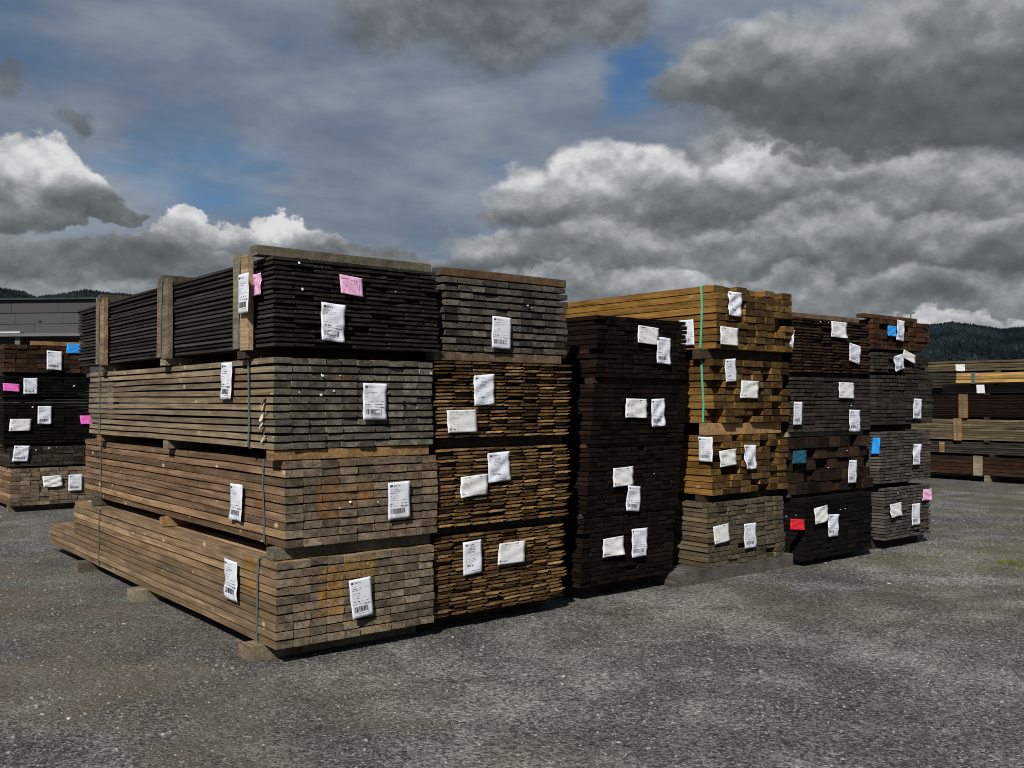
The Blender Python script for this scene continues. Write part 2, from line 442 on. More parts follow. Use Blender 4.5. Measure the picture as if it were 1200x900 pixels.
def plain(name, c, rough=.6, noise_amt=.15, scale=40):
    mt, n, bs = new_mat(name)
    oc = n.node('ShaderNodeTexCoord').outputs['Object']
    f = n.step(n.noise(oc, scale, 4), .3, .7, 1 - noise_amt, 1 + noise_amt)
    n.put(bs.inputs['Base Color'], n.mix(1.0, c, n.comb(f, f, f), 'MULTIPLY'))
    bs.inputs['Roughness'].default_value = rough
    return mt
M_PAPER = plain('white_paper', (.58, .60, .665), .6, .035, 30)
M_PAPERC = plain('cream_paper', (.60, .605, .595), .6, .035, 30)
M_PINK = plain('pink_paper', (.68, .36, .55), .6, .15, 30)
M_MAGENTA = plain('magenta_paper', (.72, .13, .50), .6, .1, 30)
M_BLUE = plain('blue_paper', (.015, .26, .72), .5, .08, 30)
M_TEAL = plain('teal_paper', (.006, .075, .13), .5, .15, 30)
M_RED = plain('red_paper', (.62, .012, .022), .5, .1, 30)
M_INK = plain('print_ink', (.035, .035, .05), .6, .05)
M_INKG = plain('grey_print_ink', (.13, .13, .16), .6, .05)
M_INKP = plain('violet_print_ink', (.17, .10, .30), .6, .05)
M_STRAP = plain('grey_green_strap', (.075, .10, .088), .4, .12)
M_STRAPG = plain('green_strap', (.07, .36, .23), .35, .1)
M_CHIP = plain('pale_splintered_wood', (.58, .50, .40), .8, .2, 60)

# ------------------------------------------------------------------ ground
def ground_mat():
    mt, n, bs = new_mat('gravel_ground')
    pos = n.node('ShaderNodeNewGeometry').outputs['Position']
    x, y, z = n.sep(pos)
    big = n.noise(pos, .45, 5, .55, .3)
    mid = n.noise(pos, 1.8, 6, .6, .2)
    fine = n.noise(pos, 26, 5, .65)
    grit = n.noise(pos, 120, 3, .6)
    vd = n.voro(pos, 62)
    vc = n.voro(pos, 62, out='Color')
    vcx, vcy, vcz = n.sep(vc)
    c = n.ramp(n.add(n.mul(mid, .55), n.mul(big, .45)), [(.36, (.050, .0492, .0455)), (.5, (.089, .088, .082)), (.61, (.165, .163, .153))])
    # single stones of the wearing course: own tone each
    tone = n.step(vcx, 0, 1, .42, 1.6, smooth=False)
    c = n.mix(1.0, c, n.comb(tone, tone, tone), 'MULTIPLY')
    pale = n.mul(n.step(vcy, .84, .94), n.step(vd, .5, .30))
    c = n.mix(n.mul(pale, .7), c, (.26, .257, .24))
    f = n.step(fine, .3, .72, .58, 1.42)
    g = n.step(grit, .3, .7, .62, 1.38)
    fg = n.mul(f, g)
    c = n.mix(1.0, c, n.comb(fg, fg, fg), 'MULTIPLY')
    # trodden earth (left of the row) and thin moss (right of it)
    earth = n.mul(n.step(n.noise(pos, .9, 5, .6, .4), .38, .56), n.mul(n.step(x, 1.2, -1.0), n.step(y, -4.4, -1.6)))
    c = n.mix(n.mul(earth, .7), c, n.mix(fine, (.046, .038, .029), (.14, .117, .088)))
    moss_n = n.noise(n.vmath('ADD', pos, (3.1, 7.7, 0)), .8, 6, .62, .3)
    moss = n.mul(n.step(moss_n, .40, .58), n.step(n.sub(x, n.mul(n.math('ABSOLUTE', n.add(y, .4)), .8)), .5, 6.0))
    c = n.mix(n.mul(moss, n.step(fine, .35, .6, .15, .55)), c, (.078, .077, .036))
    n.put(bs.inputs['Base Color'], c)
    bs.inputs['Roughness'].default_value = .95
    bs.inputs['Specular IOR Level'].default_value = .15
    h = n.add(n.add(n.mul(n.sub(1.0, vd), .5), n.mul(fine, .9)), n.mul(grit, .35))
    bump(n, bs, h, .9, .016)
    return mt

def axis(lo, hi, c0, c1, fine, grow=1.22):
    a = list(np.arange(c0, c1 + 1e-6, fine))
    s = fine
    while a[-1] < hi: s *= grow; a.append(a[-1] + s)
    s = fine; b = []
    v = c0
    while v > lo: s *= grow; v -= s; b.append(v)
    return np.array(b[::-1] + a)

def vnoise(x, y, seed=0):
    """cheap smooth noise for terrain"""
    r = np.random.default_rng(seed)
    z = np.zeros_like(x)
    for k in range(7):
        a = r.uniform(0, 6.28); fr = r.uniform(.7, 1.4)
        z += np.sin((x * math.cos(a) + y * math.sin(a)) * fr + r.uniform(0, 6.28))
    return z / 7

gx = axis(-7000, 7000, -7.0, 13.0, .10)
gy = axis(-7000, 7000, -6.0, 7.0, .10)
X, Y = np.meshgrid(gx, gy, indexing='xy')
def ground_z(x, y):
    near = np.exp(-((x - 2) ** 2 + (y + 1) ** 2) / 900)
    h = (.012 * vnoise(x * 1.1, y * 1.1, 1) + .006 * vnoise(x * 4, y * 4, 2) + .003 * vnoise(x * 11, y * 11, 3)) * near
    flat = np.clip((y + .9) / .8, 0, 1) * np.clip((x + .9) / .7, 0, 1)
    return h * (1 - .75 * flat) - .006
Z = ground_z(X, Y)
nv = np.stack([X, Y, Z], -1).reshape(-1, 3)
nx_, ny_ = len(gx), len(gy)
ii = np.arange(ny_ - 1)[:, None] * nx_ + np.arange(nx_ - 1)[None, :]
quads = np.stack([ii, ii + 1, ii + 1 + nx_, ii + nx_], -1).reshape(-1, 4)

def np_mesh(name, verts, faces, mats):
    """fast mesh from arrays; faces (n, k)"""
    me = bpy.data.meshes.new(name)
    nvv, nf, k = len(verts), len(faces), faces.shape[1]
    me.vertices.add(nvv); me.vertices.foreach_set('co', np.ascontiguousarray(verts, dtype=np.float32).ravel())
    me.loops.add(nf * k); me.loops.foreach_set('vertex_index', np.ascontiguousarray(faces, dtype=np.int32).ravel())
    me.polygons.add(nf); me.polygons.foreach_set('loop_start', np.arange(0, nf * k, k, dtype=np.int32))
    for mm in mats: me.materials.append(mm)
    me.update(calc_edges=True)
    me.validate()
    return me
gme = np_mesh('ground', nv, quads, [ground_mat()])
gme.polygons.foreach_set('use_smooth', [True] * len(gme.polygons))
g = obj('ground', gme)
tag(g, 'dark grey compacted gravel of the storage yard', kind='structure')

# loose stones
def stones():
    mt, n, bs = new_mat('loose_stone')
    ri = n.node('ShaderNodeNewGeometry').outputs['Random Per Island']
    pos = n.node('ShaderNodeNewGeometry').outputs['Position']
    c = n.ramp(ri, [(0, (.05, .048, .043)), (.35, (.098, .095, .087)), (.75, (.155, .152, .14)), (.97, (.215, .21, .195)), (1, (.36, .355, .335))])
    f = n.step(n.noise(pos, 160, 3), .3, .7, .75, 1.25)
    n.put(bs.inputs['Base Color'], n.mix(1.0, c, n.comb(f, f, f), 'MULTIPLY'))
    bs.inputs['Roughness'].default_value = .9
    N = 190000
    r = 1.3 + 14.0 * rng.random(N) ** 1.15
    a = YAW + (rng.random(N) - .5) * R_(92)
    px = CAM[0] + r * np.cos(a); py = CAM[1] + r * np.sin(a)
    keep = ~((px > -.15) & (px < 8.3) & (py > .12) & (py < 5.2))
    dens = vnoise(px * 1.7, py * 1.7, 11) + vnoise(px * .6, py * .6, 12) + rng.normal(0, .35, N)
    keep &= dens > -.35
    px, py = px[keep], py[keep]; N = len(px)
    s = .0031 * np.exp(rng.normal(0, .5, N)) * (1 + .04 * np.hypot(px - CAM[0], py - CAM[1]))
    s[rng.random(N) < .02] *= 1.8
    s = np.clip(s, .0018, .014)
    big = rng.random(N) < .0040
    s[big] = rng.uniform(.010, .020, big.sum())
    base = np.array([(1, 0, 0), (-.5, .87, 0), (-.5, -.87, 0), (.45, .5, .8), (-.6, .1, .75), (.25, -.55, .7)], float)
    faces = np.array([(3, 4, 5), (0, 1, 3), (1, 4, 3), (1, 2, 4), (2, 5, 4), (2, 0, 5), (0, 3, 5)])
    th = rng.random(N) * 6.283
    v = np.repeat(base[None], N, 0) * (1 + rng.uniform(-.35, .35, (N, 6, 3)))
    v *= (s[:, None] * rng.uniform(.7, 1.35, (N, 3)))[:, None, :]
    v[:, :, 2] *= .72
    cth, sth = np.cos(th)[:, None], np.sin(th)[:, None]
    x = v[:, :, 0] * cth - v[:, :, 1] * sth; y = v[:, :, 0] * sth + v[:, :, 1] * cth
    zz = ground_z(px, py)
    vv = np.stack([x + px[:, None], y + py[:, None], v[:, :, 2] + zz[:, None] - .0012], -1).reshape(-1, 3)
    ff = (faces[None] + (np.arange(N) * 6)[:, None, None]).reshape(-1, 3)
    o = obj('loose_gravel', np_mesh('loose_gravel', vv, ff, [mt]))
    tag(o, 'loose grey stones scattered over the yard', 'gravel', kind='stuff')
stones()

# ------------------------------------------------------------------ far hills with forest
def hills():
    mt, n, bs = new_mat('cloud_shaded_forest_floor')
    pos = n.node('ShaderNodeNewGeometry').outputs['Position']
    n.put(bs.inputs['Base Color'], n.ramp(n.noise(pos, .006, 6, .6), [(.3, (.0075, .0115, .0145)), (.7, (.011, .016, .019))]))  # cloud shadow on the hills and blue haze are put into this colour
    bs.inputs['Roughness'].default_value = 1.0; bs.inputs['Specular IOR Level'].default_value = 0.0
    D = 4200.0
    def ridge(a):     # elevation angle (rad) of the crest by azimuth from the view axis
        px = CX + FPX * np.tan(a)
        kx = [-900, -300, -60, 0, 25, 42, 70, 100, 125, 170, 260, 420, 600, 800, 950, 1060, 1090, 1118, 1150, 1175, 1200, 1260, 1400, 1700, 2400]
        ky = [355, 335, 334, 341, 345, 351, 348, 344, 348, 352, 352, 372, 392, 388, 380, 386, 384, 381, 386, 390, 387, 380, 372, 360, 380]
        y = np.interp(px, kx, ky)
        return np.arctan((HY - y) / np.hypot(FPX, px - CX))
    A = np.linspace(R_(-50), R_(50), 420)
    Dn = np.concatenate([np.linspace(1500, 4200, 40), np.linspace(4300, 5600, 8)])
    Ag, Dg = np.meshgrid(A, Dn, indexing='ij')
    def height(a, d):
        top = EYE + D * np.tan(ridge(a)) - 10
        t = np.clip((d - 1500) / (D - 1500), 0, 1)
        s = t * t * (3 - 2 * t)
        und = 18 * vnoise(a * 60, d * .004, 5) * np.sin(np.pi * t) + 30 * vnoise(a * 22, d * .002, 6) * np.sin(np.pi * t)
        back = np.clip((d - D) / 1400, 0, 1)
        return np.maximum(top * (s * .93 + .07 * t) * (1 - .6 * back ** 2) + und, -5) - 4 * (1 - t)
    Hh = height(Ag, Dg)
    th = YAW - Ag
    vv = np.stack([CAM[0] + Dg * np.cos(th), CAM[1] + Dg * np.sin(th), Hh], -1).reshape(-1, 3)
    na, nd = Ag.shape
    i0 = np.arange(na - 1)[:, None] * nd + np.arange(nd - 1)[None]
    q = np.stack([i0, i0 + nd, i0 + nd + 1, i0 + 1], -1).reshape(-1, 4)[:, ::-1]
    me = np_mesh('hills', vv, q, [mt])
    me.polygons.foreach_set('use_smooth', [True] * len(me.polygons))
    tag(obj('hills', me), 'dark wooded hills along the horizon', kind='structure')
    # conifers
    mt2, n, bs = new_mat('cloud_shaded_conifers')
    g_ = n.node('ShaderNodeNewGeometry')
    c = n.ramp(g_.outputs['Random Per Island'], [(0, (.0065, .0105, .0135)), (.6, (.0095, .0145, .0175)), (1, (.015, .021, .023))])  # tree colours darkened for cloud shadow, blued for distance haze
    f = n.step(n.noise(g_.outputs['Position'], .004, 4), .35, .65, .6, 1.35)
    n.put(bs.inputs['Base Color'], n.mix(1.0, c, n.comb(f, f, f), 'MULTIPLY'))
    bs.inputs['Roughness'].default_value = 1.0; bs.inputs['Specular IOR Level'].default_value = 0.0
    N = 46000
    a = rng.uniform(R_(-34), R_(36), N); d = 1800 + 2450 * rng.random(N) ** .7
    hi = (rng.random(N) < .14)
    d[hi] = rng.uniform(4120, 4260, hi.sum())
    zz = height(a, d); th = YAW - a
    px = CAM[0] + d * np.cos(th); py = CAM[1] + d * np.sin(th)
    hh = rng.uniform(9, 17, N) * (1 + .25 * vnoise(a * 300, d * .02, 9)); rr = hh * rng.uniform(.26, .42, N)
    k = 5
    ang = np.arange(k) * 2 * math.pi / k
    rim = np.stack([px[:, None] + rr[:, None] * np.cos(ang + rng.random((N, 1)) * 3), py[:, None] + rr[:, None] * np.sin(ang), np.repeat((zz - 1)[:, None], k, 1) + hh[:, None] * rng.uniform(0, .3, (N, k))], -1)
    tip = np.stack([px, py, zz + hh], -1)[:, None]
    v = np.concatenate([rim, tip], 1).reshape(-1, 3)
    f = np.array([(j, (j + 1) % k, k) for j in range(k)])
    ff = (f[None] + (np.arange(N) * (k + 1))[:, None, None]).reshape(-1, 3)
    tag(obj('forest', np_mesh('forest', v, ff, [mt2])), 'dark conifer forest covering the far hills', 'forest', kind='stuff')
hills()

# ------------------------------------------------------------------ warehouse (far left)
def warehouse():
    M_PAN = plain('cloud_shaded_grey_panel', (.034, .037, .040), .7, .06, .4)  # both panel colours are darkened to carry the cloud shadow on the building
    M_PAN2 = plain('cloud_shaded_dark_panel', (.027, .028, .030), .7, .06, .4)
    M_TRIM = plain('black_roof_trim', (.012, .012, .013), .6, .1, 1)
    M_WHITE = plain('white_band', (.42, .43, .42), .5, .05, 2)
    M_LGREY = plain('light_grey_band', (.09, .09, .09), .6, .06, 1)
    M_DARK = plain('dark_doorway_wall', (.02, .02, .022), .7, .1, 1)
    D = 62.0
    s = D / FPX
    org = CAM[:2] + F0[:2] * D + RT[:2] * (20 - CX) * s
    rz = math.atan2(RT[1], RT[0]) - R_(6)
    t = thing('warehouse', (org[0], org[1], -.1), 'long low dark grey warehouse clad in wide metal panels behind the left stack', 'building', rz=rz)
    zz = lambda y: 1.6 + (HY - y) * s + .1
    def slab(name, x0, x1, z0, z1, y, dep, mt):
        b = .012
        v = [(x0, y + dep, z0), (x1, y + dep, z0), (x1, y + dep, z1), (x0, y + dep, z1), (x0, y + b, z0), (x1, y + b, z0), (x1, y + b, z1), (x0, y + b, z1),
             (x0 + b, y, z0 + b), (x1 - b, y, z0 + b), (x1 - b, y, z1 - b), (x0 + b, y, z1 - b)]
        f = [(8, 9, 10, 11), (4, 5, 9, 8), (5, 6, 10, 9), (6, 7, 11, 10), (7, 4, 8, 11), (0, 1, 5, 4), (1, 2, 6, 5), (2, 3, 7, 6), (3, 0, 4, 7), (3, 2, 1, 0)]
        return obj(name, mesh(name, v, f, [mt]), t)
    slab('wall', -20, 34, .12, zz(351), .25, 22, M_DARK)
    rows = [(366.5, 351.8, M_PAN2, 0), (379.5, 367.2, M_PAN, .3), (391, 380, M_PAN, 1.6)]
    for y0, y1, mt, off in rows:
        x = -20 + off
        while x < 33:
            slab('wall_panel', x, min(x + 3.25, 33.9) - .012, zz(y0), zz(y1), .1, .14, mt)
            x += 3.25
    slab('roof_trim', -20.1, 34.1, zz(351.6), zz(349.6), -.15, 22.6, M_TRIM)
    slab('white_band', -20, .35, zz(390.8), zz(388.8), -.3, .38, M_WHITE)
    slab('canopy_edge', -20, 33.9, zz(395), zz(391.6), -.6, .68, M_LGREY)
    slab('vent', 1.4, 1.6, zz(377), zz(375.5), .02, .07, M_TRIM)
    x = -19.5
    while x < 33:
        slab('column', x, x + .35, .12, zz(395.2), -.3, .3, M_LGREY)
        x += 6.5
warehouse()

# ------------------------------------------------------------------ yard lamp (far right, over the row)
def lamp():
    M_POLE = plain('galvanised_pole', (.10, .105, .11), .5, .1, 3)
    D = 95.0; s = D / FPX
    p = CAM[:2] + F0[:2] * D + RT[:2] * (1068 - CX) * s
    t = thing('yard_lamp', (p[0], p[1], -.02), 'tall thin two-armed lamp mast against the clouds above the sixth stack', 'lamp', rz=math.atan2(RT[1], RT[0]))
    H = 1.6 + (HY - 367) * s
    def tube(name, secs, k=10):
        ls = [[(x + r * math.cos(6.283 * i / k), y + r * math.sin(6.283 * i / k), z) for i in range(k)] for x, y, z, r in secs]
        v, f, _ = loft(ls)
        return obj(name, mesh(name, v, [tuple(reversed(q)) for q in f], [M_POLE]), t)
    tube('pole', [(0, 0, 0, .16), (0, 0, .5, .15), (0, 0, .55, .11), (0, 0, H - .2, .07), (0, 0, H - .1, .09), (0, 0, H, .09)])
    for sg in (-1, 1):
        v, f, _ = loft([[(sg * x, yy, H + zc) for yy, zc in ((-w_, .0), (w_, .0), (w_, h), (-w_, h))] for x, w_, h in ((.06, .04, .07), (.10, .05, .09), (.14, .12, .14), (.42, .11, .10))])
        if sg < 0: f = [tuple(reversed(q)) for q in f]
        obj('lamp_head', mesh('lamp_head', v, f, [M_POLE]), t)
lamp()

# ------------------------------------------------------------------ packs of boards
PACKS = {}
def pack(key, name, label, cat, group, x0, x1, z0, z1, yf, L, rows, cols, kind, gap=.0035, ejit=.006, recess=0.0, lean=0.0, style='rect', xj=.003, bow=.0015, bowside=None, rowlen=None, rowgap=None, tilt=0.0, skip=0.0, lenj=.02):
    r = random.Random(key)
    root = thing(name, ((x0 + x1) / 2, yf + L / 2, z0), label, cat, group)
    mats = W[kind]
    pw = (x1 - x0) / cols
    ph = (z1 - z0) / rows
    t = ph - gap
    if bowside is None: bowside = bow
    lens = sorted(set((rowlen or {}).values()) | {L})
    var = {}
    for l_ in lens:
        inner, outer = [], []
        for k in range(4):
            ww = pw - r.uniform(.0015, .004); tt = t * r.uniform(.95, 1.0)
            pr = prof_clad(ww, tt, r) if style == 'clad' else prof_rect(ww, tt, min(.0035, tt * .14))
            inner.append(board_mesh('board', pr, l_, 1, mats, 0, r))
        for k in range(5):
            ww = pw - r.uniform(.0015, .004); tt = t * r.uniform(.95, 1.0)
            pr = prof_clad(ww, tt, r) if style == 'clad' else prof_rect(ww, tt)
            outer.append(board_mesh('board', pr, l_, 5, mats, bowside, r))
        var[l_] = (inner, outer)
    for i in range(rows):
        zc = ph * (i + .5)
        sh = r.uniform(-1, 1) * xj * 2.2 + lean * (i + .5) / rows
        rowy = r.uniform(-1, 1) * ejit * .6
        l_ = (rowlen or {}).get(i, L)
        for j in range(cols):
            if skip and 0 < j < cols and r.random() < skip: continue
            outer = (j == 0) or (i == rows - 1 and j % 2 == 0)
            me = r.choice(var[l_][1 if outer else 0])
            y = -L / 2 + rowy + min(r.gauss(0, ejit), ejit * 2.5)
            if y < -L / 2 - .010: y = -L / 2 - .010 + r.uniform(0, .006)
            if r.random() < recess: y += r.uniform(.03, .12)
            zz = zc + tilt * (j / max(1, cols - 1) - .5)
            obj('board', me, root, (-(x1 - x0) / 2 + pw * (j + .5) + sh + r.uniform(-xj, xj) * .5, y, zz))
    PACKS[key] = dict(root=root, x0=x0, x1=x1, z0=z0, z1=z1, yf=yf, L=L, lean=lean)
    return root

G = 'packs of boards stacked in the yard'
C_ = 'timber pack'
# first (nearest) stack
pack('P1d', 'timber_pack', 'weathered tan plank pack at the bottom of the nearest stack, lowest planks sticking out behind', C_, G, -.01, 1.145, .092, .625, 0, 4.6, 10, 10, 'brownd', gap=.0085, ejit=.0035, bowside=.0032,
     rowlen={0: 5.62, 1: 5.62, 2: 5.58, 3: 5.58})
pack('P1c', 'timber_pack', 'weathered brown plank pack, second from the ground in the nearest stack', C_, G, .045, 1.17, .70, 1.24, 0, 4.42, 10, 9, 'brownc', gap=.0085, ejit=.0035, bowside=.0032)
pack('P1b', 'timber_pack', 'grey weathered plank pack with splintered edges, third from the ground in the nearest stack', C_, G, -.03, 1.13, 1.305, 1.875, 0, 4.02, 12, 10, 'greyolive', gap=.012, bowside=.0032, ejit=.008)
pack('P1a', 'timber_pack', 'black thin-board pack held by upright side posts on top of the nearest stack', C_, G, -.035, 1.175, 1.94, 2.495, 0, 4.4, 19, 9, 'black', gap=.011, ejit=.010, bowside=.002, xj=.006)
# second stack
pack('P2d', 'timber_pack', 'orange brown cladding pack at the bottom of the second stack', C_, G, 1.19, 2.39, .10, .665, .06, 4.2, 22, 8, 'clad', gap=.007, ejit=.009, style='clad', recess=.03, xj=.012)
pack('P2c', 'timber_pack', 'orange brown cladding pack, second from the ground in the second stack', C_, G, 1.19, 2.42, .725, 1.275, .03, 4.2, 22, 8, 'clad', gap=.007, ejit=.009, style='clad', recess=.03, xj=.010)
pack('P2b', 'timber_pack', 'ragged orange brown cladding pack, third from the ground in the second stack', C_, G, 1.175, 2.43, 1.345, 1.89, .03, 4.2, 22, 8, 'clad', gap=.0075, ejit=.012, style='clad', recess=.03, xj=.014)
pack('P2a', 'timber_pack', 'dark grey plank pack with a single timber laid across, on top of the second stack', C_, G, 1.25, 2.40, 1.955, 2.485, .03, 4.4, 10, 10, 'slate', gap=.014, ejit=.006, xj=.008)
# third stack
pack('P3d', 'timber_pack', 'dark umber plank pack at the bottom of the third stack', C_, G, 2.66, 3.76, .11, .655, .17, 4.0, 14, 10, 'umber', gap=.006, ejit=.005, recess=.02, lean=.04, xj=.004)
pack('P3c', 'timber_pack', 'dark umber plank pack, second from the ground in the third stack', C_, G, 2.72, 3.84, .69, 1.225, .17, 4.0, 14, 10, 'umber', gap=.006, ejit=.005, recess=.02, lean=.06, xj=.004)
pack('P3b', 'timber_pack', 'dark umber plank pack, third from the ground in the third stack', C_, G, 2.77, 3.92, 1.255, 1.75, .17, 4.0, 13, 10, 'umber', gap=.006, ejit=.005, recess=.02, lean=.06, xj=.004)
pack('P3a', 'timber_pack', 'dark umber plank pack on top of the third stack', C_, G, 2.86, 3.96, 1.80, 2.315, .17, 4.0, 13, 10, 'umber', gap=.006, ejit=.006, recess=.03, xj=.006)
# fourth stack
pack('P4d', 'timber_pack', 'putty grey plank pack at the bottom of the fourth stack', C_, G, 4.17, 5.32, .115, .69, .10, 4.0, 13, 8, 'putty', gap=.006, ejit=.006, recess=.02, lean=-.03, xj=.006)
pack('P4c', 'timber_pack', 'amber plank pack with uneven ends, second from the ground in the fourth stack', C_, G, 4.22, 5.37, .755, 1.295, .10, 4.2, 9, 8, 'amber', gap=.007, ejit=.010, recess=.12, xj=.006)
pack('P4b', 'timber_pack', 'amber plank pack with a green strap, third from the ground in the fourth stack', C_, G, 4.23, 5.38, 1.405, 1.99, .08, 4.2, 9, 8, 'amber', gap=.007, ejit=.010, recess=.12, xj=.006)
pack('P4a', 'timber_pack', 'long amber plank pack with a green strap on top of the fourth stack', C_, G, 4.24, 5.40, 2.08, 2.66, .06, 6.0, 9, 8, 'amber', gap=.007, ejit=.012, recess=.14, xj=.008)
# fifth stack
pack('P5d', 'timber_pack', 'near black board pack with a red slip at the bottom of the fifth stack', C_, G, 5.47, 6.68, .055, .66, -.02, 4.0, 13, 8, 'ink', ejit=.006)
pack('P5c', 'timber_pack', 'dark brown pack of thick sleepers with gaps, second from the ground in the fifth stack', C_, G, 5.42, 6.80, .69, 1.25, .05, 3.6, 5, 7, 'sleeper', ejit=.02, recess=.2, xj=.015, gap=.007, skip=.08)
pack('P5b', 'timber_pack', 'ash grey board pack, third from the ground in the fifth stack', C_, G, 5.44, 6.84, 1.30, 1.85, .08, 4.2, 14, 8, 'ash', ejit=.005, gap=.007)
pack('P5a', 'timber_pack', 'cocoa brown thin-board pack on top of the fifth stack', C_, G, 5.44, 6.84, 1.895, 2.44, .08, 4.2, 18, 8, 'cocoa', ejit=.010, gap=.008, style='clad', xj=.010)
# sixth stack
pack('P6e', 'timber_pack', 'silver grey thin-board pack with a pink slip at the bottom of the sixth stack', C_, G, 7.02, 8.02, .10, .665, .03, 4.0, 17, 8, 'silver', gap=.008, ejit=.006)
pack('P6d', 'timber_pack', 'silver grey thin-board pack, second from the ground in the sixth stack', C_, G, 6.93, 8.03, .715, 1.28, .03, 4.0, 17, 8, 'silver', gap=.008, ejit=.006)
pack('P6c', 'timber_pack', 'dark ash grey plank pack at mid height of the sixth stack', C_, G, 6.87, 8.10, 1.35, 1.895, .03, 4.2, 13, 8, 'ash', gap=.008, ejit=.006)
pack('P6b', 'timber_pack', 'low dark board pack just under the red brown one in the sixth stack', C_, G, 6.85, 8.02, 1.92, 2.14, .04, 4.0, 6, 8, 'ash', gap=.006, ejit=.014)
pack('P6a', 'timber_pack', 'red brown plank pack on top of the sixth stack', C_, G, 6.86, 8.04, 2.17, 2.50, .04, 4.0, 6, 8, 'rust', gap=.005, ejit=.014, recess=.1)
# stack behind on the left
GL = G
pack('L1', 'timber_pack', 'brown plank pack at the bottom of the separate stack on the far left', C_, GL, .42, 1.58, .085, .63, 9.8, 4.2, 9, 9, 'brownc', ejit=.006)
pack('L2', 'timber_pack', 'low dark plank pack, second from the ground in the far left stack', C_, GL, .40, 1.56, .66, .945, 9.8, 4.2, 5, 8, 'ash', ejit=.006)
pack('L3', 'timber_pack', 'tall black thin-board pack in the middle of the far left stack', C_, GL, .32, 1.62, .99, 1.64, 9.8, 4.2, 14, 8, 'ink', gap=.008, ejit=.006)
pack('L4', 'timber_pack', 'black board pack with a crumpled magenta slip in the far left stack', C_, GL, .32, 1.60, 1.67, 1.98, 9.8, 4.2, 7, 8, 'ink', gap=.008, ejit=.006)
pack('L5', 'timber_pack', 'dark red brown plank pack on top of the far left stack', C_, GL, .32, 1.50, 2.03, 2.44, 9.8, 4.2, 6, 8, 'cocoa', ejit=.012, gap=.006)
# stack behind on the right (long sides face the row)
xr = 16.7
pack('R1', 'timber_pack', 'red brown plank pack at the bottom of the far right stack', C_, GL, xr, xr + 1.15, .13, .50, -.8, 5.85, 5, 7, 'cocoa', gap=.008)
pack('R2', 'timber_pack', 'low grey board pack, second from the ground in the far right stack', C_, GL, xr + .02, xr + 1.15, .55, .79, -.9, 5.90, 6, 7, 'ash', gap=.008)
pack('R3', 'timber_pack', 'olive brown board pack, third from the ground in the far right stack', C_, GL, xr, xr + 1.15, .83, 1.25, -.8, 5.90, 9, 7, 'putty', gap=.006, bowside=.003)
pack('R4', 'timber_pack', 'dark brown board pack with an orange post at mid height of the far right stack', C_, GL, xr + .01, xr + 1.15, 1.29, 1.74, -.8, 5.2, 12, 7, 'umber', gap=.009)
pack('R5', 'timber_pack', 'low near black board pack with a small pale slip in the far right stack', C_, GL, xr + .02, xr + 1.15, 1.77, 1.97, -.8, 5.0, 5, 7, 'ink', gap=.007)
pack('R6', 'timber_pack', 'fresh yellow pine boards near the top of the far right stack', C_, GL, xr, xr + .9, 1.99, 2.19, -1.0, 4.9, 3, 5, 'pine', gap=.006, bowside=.004)
pack('R7', 'timber_pack', 'loose grey brown boards lying on top of the far right stack', C_, GL, xr + .08, xr + 1.2, 2.23, 2.44, -1.0, 6.30, 4, 7, 'putty', gap=.008, bowside=.006, ejit=.05, xj=.02)

pack('Q1', 'timber_pack', 'dark board pack at the foot of the stack half hidden behind the far right stack', C_, GL, 18.4, 19.5, .10, 1.15, 2.2, 6.0, 16, 5, 'umber', gap=.010)
pack('Q2', 'timber_pack', 'grey brown board pack on top of the stack half hidden behind the far right stack', C_, GL, 18.38, 19.5, 1.20, 2.36, 2.2, 6.0, 18, 5, 'ash', gap=.010)

# ------------------------------------------------------------------ bearers: loose timbers under and between packs
GB = 'bearers under the packs'
def where(key):
    return {'1': 'nearest', '2': 'second', '3': 'third', '4': 'fourth', '5': 'fifth', '6': 'sixth'}[key[1]] + ' stack' if key[0] == 'P' else {'L': 'far left stack', 'R': 'far right stack'}[key[0]]
def bearers(key, below, spots, kind='bearer', wid=.10, x_out=0.0, names=None, x_left=None, x_right=None):
    p = PACKS[key]
    ztop = p['z0'] - .0005
    zbot = (PACKS[below]['z1'] + .0008) if below else -.012
    for i, dy in enumerate(spots):
        wi = wid if not isinstance(wid, (list, tuple)) else wid[i]
        xa = (p['x0'] if x_left is None else x_left) - x_out; xb = (p['x1'] if x_right is None else x_right) - .02
        lab = names[i]
        kd = kind if isinstance(kind, str) else kind[i]
        o = beam('bearer', None, xb - xa, wi, ztop - zbot, ((xa + xb) / 2, p['yf'] + dy, (ztop + zbot) / 2), W[kd], rz=random.uniform(-.006, .006))
        tag(o, lab, 'bearer', GB)
bearers('P1d', None, (.27, 2.50, 4.15), wid=(.14, .16, .14), x_out=.095, names=['grey timber block on the gravel under the front corner of the nearest stack', 'grey timber block on the gravel under the middle of the nearest stack', 'grey timber block on the gravel under the far end of the nearest stack'], kind='bearer')
bearers('P1c', 'P1d', (.11, 2.1, 4.0), wid=(.11, .065, .08), x_out=.0, kind=('bearer_olive', 'bearer_tan', 'bearer_olive'), x_left=.0, names=['grey bearer above the bottom pack of the nearest stack, at its front', 'tan bearer end showing halfway along above the bottom pack of the nearest stack', 'bearer above the bottom pack of the nearest stack, at its far end'])
bearers('P1b', 'P1c', (.07, 1.95, 3.75), wid=.11, kind=('bearer_tan', 'bearer', 'bearer_tan'), x_left=-.02, names=['light orange bearer across the front under the grey splintered pack', 'bearer halfway along under the grey splintered pack', 'tan bearer at the far end under the grey splintered pack'])
